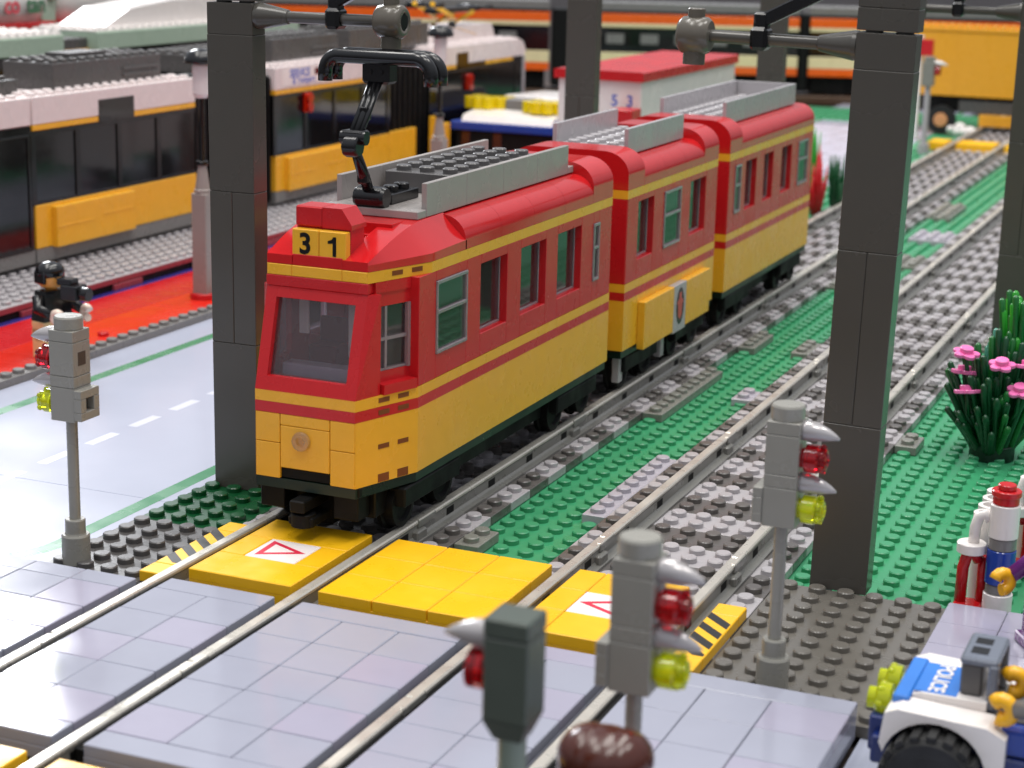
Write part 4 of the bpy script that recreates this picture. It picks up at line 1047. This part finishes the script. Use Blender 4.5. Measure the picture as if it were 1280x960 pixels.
def tank(ya, yb, label, lettered):
    t = thing('tank_wagon', label, 'tank wagon', (-71, ya, 0), 'white tank wagons')
    mb = MB(); mb.lathe([(1.8, 0), (2.6, .6), (2.9, 1.5), (2.9, yb-ya-1.5), (2.6, yb-ya-.5), (1.8, yb-ya)], (-71, ya, 15.6), 'y', 28, sharp=False); mb.build('tank', WHT, t)
    mb = MB(); mb.box(-73.2, -68.2, ya-.3, yb+.3, 13.0, 13.55, .05); mb.build('red_frame', RED, t)
    mb = MB(); mb.box(-73, -68.3, ya-.5, yb+.5, 1, 12.95, .1); mb.build('chassis', DGRN, t)
    if lettered:
        R = 2.93; a0 = .05
        o = text('co', 2.0, 'lettering', plastic('tank_red', (224, 60, 80), .35), t, frame((-68.08, 77.4, 15.0), (0, 1, 0), (0, 0, 1)), .04)
        text('tan', 2.0, 'lettering', plastic('tank_green', (40, 110, 70), .35), t, frame((-68.08, 80.6, 15.0), (0, 1, 0), (0, 0, 1)), .04)
tank(66, 83, 'white tank wagon with red and green lettering in the top left corner', True)
tank(85.4, 94, 'white tank wagon with rounded end, right of the lettered one', False)
mb = MB(); mb.box(-72, -69.5, 83.2, 85.2, 3, 17, .1); mb.ball((-69.3, 84.4, 15.6), .5, 10); tag(mb.build('wagon_end_post', PGRN), 'grey-green upright gear between the two white tank wagons', 'post')

# ================================================================== ORANGE TRAIN (across the back)
th = math.radians(23.6)
OGp = 'carriages of the orange and black train'
def carriage(s0, s1, label):
    t = thing('railway_carriage', label, 'carriage', (-25+s0*math.cos(th), 200+s0*math.sin(th), 0), OGp, th)
    L = s1-s0
    for nm, mat, z0, z1, o in (('roof', MG, 11.5, 12.6, .3), ('roof_band', DARK, 11.15, 11.5, .1), ('orange_band', ORG, 9.9, 11.15, 0), ('cream_line', CREAM, 9.35, 9.9, .0), ('window_band', DGLS, 6.05, 9.35, .12), ('cream_band', CREAM, 4.5, 6.05, 0), ('orange_skirt', ORG, 3.45, 4.5, 0)):
        mb = MB(); mb.box(0, L, o, 7-o, z0+.01, z1-.01, .05); ob = mb.build(nm, mat, t, local=True)
        if nm == 'window_band':
            x = 2
            while x < L-4:
                w = MB(); w.box(x, x+2.4, .09, .13, 7.2, 8.5, .02); w.build('window', MG, ob, local=True); x += 4.6
    mb = MB(); mb.box(.5, L-.5, 1, 6, 1.2, 3.4, .1); mb.build('underframe', DARK, t, local=True)
    for x in (4, 8, L-8, L-4):
        if 2 < x < L-1:
            mb = MB(); mb.cyl((x, .9, 1.5), 1.4, .6, 'y', 18); mb.build('wheel', DARK, t, local=True)
carriage(-82, -41, 'orange and black carriage across the top, left of the grey pillar')
carriage(-35.4, -7.6, 'orange and black carriage behind the white box truck')
carriage(-6.1, 22, 'orange and black carriage at the top between the two right pillars')
mb = MB(); mb.box(-160, 60, -3, 9, -.2, .9, .1); b = 0; mb.spin(0, (0, 0, 0), rz=th); mb.v = [(x-25, y+202, z) for x, y, z in mb.v]
struct(mb.build('train_embankment', plastic('earth_brown_plastic', (74, 52, 34), .5)))
for xa, xb, lb in ((-40.6, -36, 'wide black bellows between the orange carriages left of the middle pillar'), (-7.4, -6.2, 'narrow black bellows between the two right orange carriages')):
    mb = MB(); mb.box(xa, xb, 0, 6, 1.4, 11.6, .1); mb.spin(0, (0, 0, 0), rz=th); mb.v = [(x-25, y+200, z) for x, y, z in mb.v]
    tag(mb.build('carriage_bellows', DARK), lb, 'bellows')

# ================================================================== WHITE BOX TRUCK, POLICE VAN, YELLOW TRUCK
tr = thing('box_truck', 'white box truck with a sloping red roof marked 5 3', 'truck', (-17, 80.6, 0))
mb = MB(); mb.box(-20.6, -14, 80.6, 105, 3, 11.5, .04); bx = mb.build('cargo_box', WHT, tr)
for ch, x in (('5', -16.1), ('3', -14.9)): text(ch, 1.15, 'numeral', BT, bx, frame((x, 80.59, 10.0), (1, 0, 0), (0, 0, 1)), .02)
mb = MB(); mb.prism([(-20.9, 11.5), (-13.8, 11.5), (-13.8, 12.15), (-14.0, 12.2), (-20.7, 12.2), (-20.9, 12.15)], 80.3, 105.3, 'y'); mb.build('red_roof', RED, tr)
mb = MB(); mb.box(-20.4, -14.2, 78.2, 80.5, 2, 6.6, .1); mb.m = 1; mb.box(-15.6, -13.9, 78.3, 80.4, 8.4, 9.6, .05); mb.build('cab', [WHT, RED], tr)
for y in (85, 100):
    for x in (-20.3, -14.3):
        mb = MB(); mb.cyl((x-.4, y, 1.5), 1.5, .8, 'x', 20); mb.build('wheel', RUB, tr)
pv = thing('police_van', 'police van with white roof, blue band and yellow roof lights behind the front tram', 'police van', (-32, 98, 0))
mb = MB(); mb.box(-37, -27.2, 98, 118, 1.2, 5.0, .1); mb.build('body', DARK, pv)
mb = MB(); mb.box(-37.4, -26.9, 97.7, 118, 5.0, 5.75, .08); mb.build('blue_band', BLU, pv)
mb = MB(); mb.prism([(97.8, 5.76), (118, 5.76), (117, 7.0), (108, 7.3), (103, 6.9), (98.2, 6.3)], -36.4, -27.9, 'x'); mb.build('roof', WHT, pv)
YLT = plastic('clear_yellow', (250, 222, 16), .08, trans=.3, bump=0)
for x, yv in ((-35.6, 100.6), (-29.6, 99.6)):
    mb = MB()
    for q in range(4):
        for k in range(2): mb.cyl((x-1.5+q*.95, yv+k*1.7+abs(q-1.5)*.6, 6.6), .62, 1.0, 'z', 14)
    mb.build('roof_light', YLT, pv)
mb = MB(); mb.box(-33.6, -31.2, 101, 103, 6.6, 7.6, .1); mb.build('roof_beacon', MG, pv)
for y in (102, 114):
    for x in (-37.1, -27.7):
        mb = MB(); mb.cyl((x, y, 1.4), 1.4, .6, 'x', 20); mb.build('wheel', RUB, pv)
for x in (-36, -33): 
    mb = MB(); mb.box(x-.4, x+.4, 97.85, 98.05, 2.2, 4.9, .05); mb.build('door_post', BRN, pv)
mb = MB(); mb.box(-39, -30, 124, 133, .3, 3.4, .1); mb.box(-38.6, -30.4, 124.4, 132.6, 3.4, 4.6, .2)
tag(mb.build('red_car', RED), 'low red vehicle roof showing behind the police van lights', 'car')
cn = thing('marker_post', 'white post with a red top behind the police van', 'post', (-32.3, 110, 0))
cn.location = (-29.0, 121, 0); ROOT[cn.name] = (-29.0, 121, 0)
mb = MB(); mb.cyl((-29.0, 121, 0), .6, 8.9, 'z', 18); mb.build('post', WHT, cn)
mb = MB(); mb.cyl((-29.0, 121, 8.9), .68, 1.3, 'z', 18); mb.build('red_top', RED, cn)
mb = MB(); mb.box(-38.9, -38.1, 96.5, 97.4, .4, 6.1, .05); mb.box(-37.9, -37.2, 96.4, 97.3, 2.5, 5.6, .05)
tag(mb.build('yellow_grey_post', YEL), 'yellow post beside the blue corner of the police van', 'post')

OCH = plastic('ochre_yellow_plastic', (226, 160, 40), .3)
yt = thing('yellow_truck', 'yellow container truck at the top right behind the far crossing', 'truck', (-3, 168, 0))
mb = MB(); mb.box(-11.5, 3.2, 168, 176, 4.45, 11.7, .05)
mb.box(-6.0, -5.95, 167.97, 168, 4.5, 11.6, 0); mb.build('container', OCH, yt)
mb = MB(); mb.box(-11.6, 3.3, 167.9, 176, 11.75, 12.2, .05)
for k in range(15):
    for j in range(3): mb.stud(-11.1+k*1.0, 168.4+j, 12.2, 10, h=.35, r=.36)
mb.build('studded_roof', OCH, yt)
mb = MB(); mb.box(-12, 4, 168.6, 175, 2.6, 4.4, .1); mb.m = 1; mb.box(-5.4, 3, 168.3, 169, 2.6, 4.0, .05); mb.build('chassis', [DARK, DG], yt)
mb = MB(); mb.box(-2.9, 2, 167.6, 168.6, 1.2, 2.5, .05); mb.build('bumper', OCH, yt)
for x in (-7.2, 2.6):
    mb = MB(); mb.cyl((x, 167.4, 1.7), 1.65, 1.0, 'y', 24); w = mb.build('wheel', RUB, yt)
    mb = MB(); mb.lathe([(.8, -.02), (.75, -.1), (.2, -.12)], (x, 167.4, 1.7), 'y', 20); mb.cyl((x, 167.36, 1.7), .8, .1, 'y', 20); mb.build('rim', plastic('copper_rim', (214, 150, 100), .35), w)
mb = MB()
for k in range(9): mb.ball((random.uniform(-6, -2.6), 166.2+random.uniform(-.4, .4), .5+random.uniform(0, .4)), random.uniform(.4, .8), 10)
tag(mb.build('white_stones', WHT), 'white lumps lying beside the yellow truck wheel', 'stones')
mb = MB(); mb.box(-9.5, -8.5, 160, 161, 0, 11.5, .05)
ob = mb.build('red_sign_post', [WHT]); tag(ob, 'white post with red boards left of the far yellow truck', 'post')
mb = MB(); mb.box(-9.4, -7.2, 159.5, 159.96, 9.4, 11.2, .04); o2 = mb.build('red_board', RED, ob)

# ================================================================== LIGHT
W = bpy.data.worlds.new('World'); S.world = W; W.use_nodes = True
bg = W.node_tree.nodes['Background']; bg.inputs['Strength'].default_value = 1.0
_n = W.node_tree.nodes; _l = W.node_tree.links          # dim hall walls, brighter ceiling
_tc = _n.new('ShaderNodeTexCoord'); _sx = _n.new('ShaderNodeSeparateXYZ'); _cr = _n.new('ShaderNodeValToRGB')
_l.new(_tc.outputs['Generated'], _sx.inputs[0]); _l.new(_sx.outputs['Z'], _cr.inputs[0]); _l.new(_cr.outputs[0], bg.inputs['Color'])
_cr.color_ramp.elements[0].position = .0; _cr.color_ramp.elements[0].color = (.19, .195, .21, 1)
_cr.color_ramp.elements[1].position = .55; _cr.color_ramp.elements[1].color = (.60, .63, .70, 1)
def area(name, loc, aim, sx, sy, L, col=(1, 1, 1)):
    d = bpy.data.lights.new(name, 'AREA'); d.shape = 'RECTANGLE'; d.size = sx; d.size_y = sy; d.energy = L*PI*sx*sy/1.0; d.color = col
    o = bpy.data.objects.new(name, d); COL.objects.link(o); o.location = loc
    o.rotation_euler = (Vector(aim)-Vector(loc)).to_track_quat('-Z', 'Y').to_euler()
    return o
area('hall_window_light', (-258, 262, 180), (-3, -10, 0), 80, 66, 40, (.95, .97, 1))
for i, (x, y) in enumerate(((-120, 60), (0, 60), (120, 60), (-60, -60), (70, -60), (0, 190))):
    area('ceiling_lamp', (x, y, 270), (x, y, 0), 34, 120, 15, (1, .97, .92))

# ================================================================== CAMERA
C = Vector((31.113637875921413, -51.14464290843973, 22.855347128700902)); az, el, ro = 0.3949506148609717, 0.24391856688986838, 0.024810079899118657
f = Vector((-math.sin(az)*math.cos(el), math.cos(az)*math.cos(el), -math.sin(el)))
r = f.cross(Vector((0, 0, 1))).normalized(); u = r.cross(f)
r2 = r*math.cos(ro)+u*math.sin(ro); u2 = -r*math.sin(ro)+u*math.cos(ro)
cd = bpy.data.cameras.new('camera'); co = bpy.data.objects.new('camera', cd); COL.objects.link(co)
co.matrix_world = Matrix(((r2.x, u2.x, -f.x, C.x), (r2.y, u2.y, -f.y, C.y), (r2.z, u2.z, -f.z, C.z), (0, 0, 0, 1)))
cd.sensor_width = 36; cd.lens = 2327.3068/1280*36; cd.clip_start = .5; cd.clip_end = 3000
cd.dof.use_dof = True; cd.dof.focus_distance = 70; cd.dof.aperture_fstop = cd.lens/1000/.30
S.camera = co
S.view_settings.view_transform = 'Standard'; S.view_settings.look = 'None'; S.view_settings.exposure = .05; S.view_settings.gamma = 1
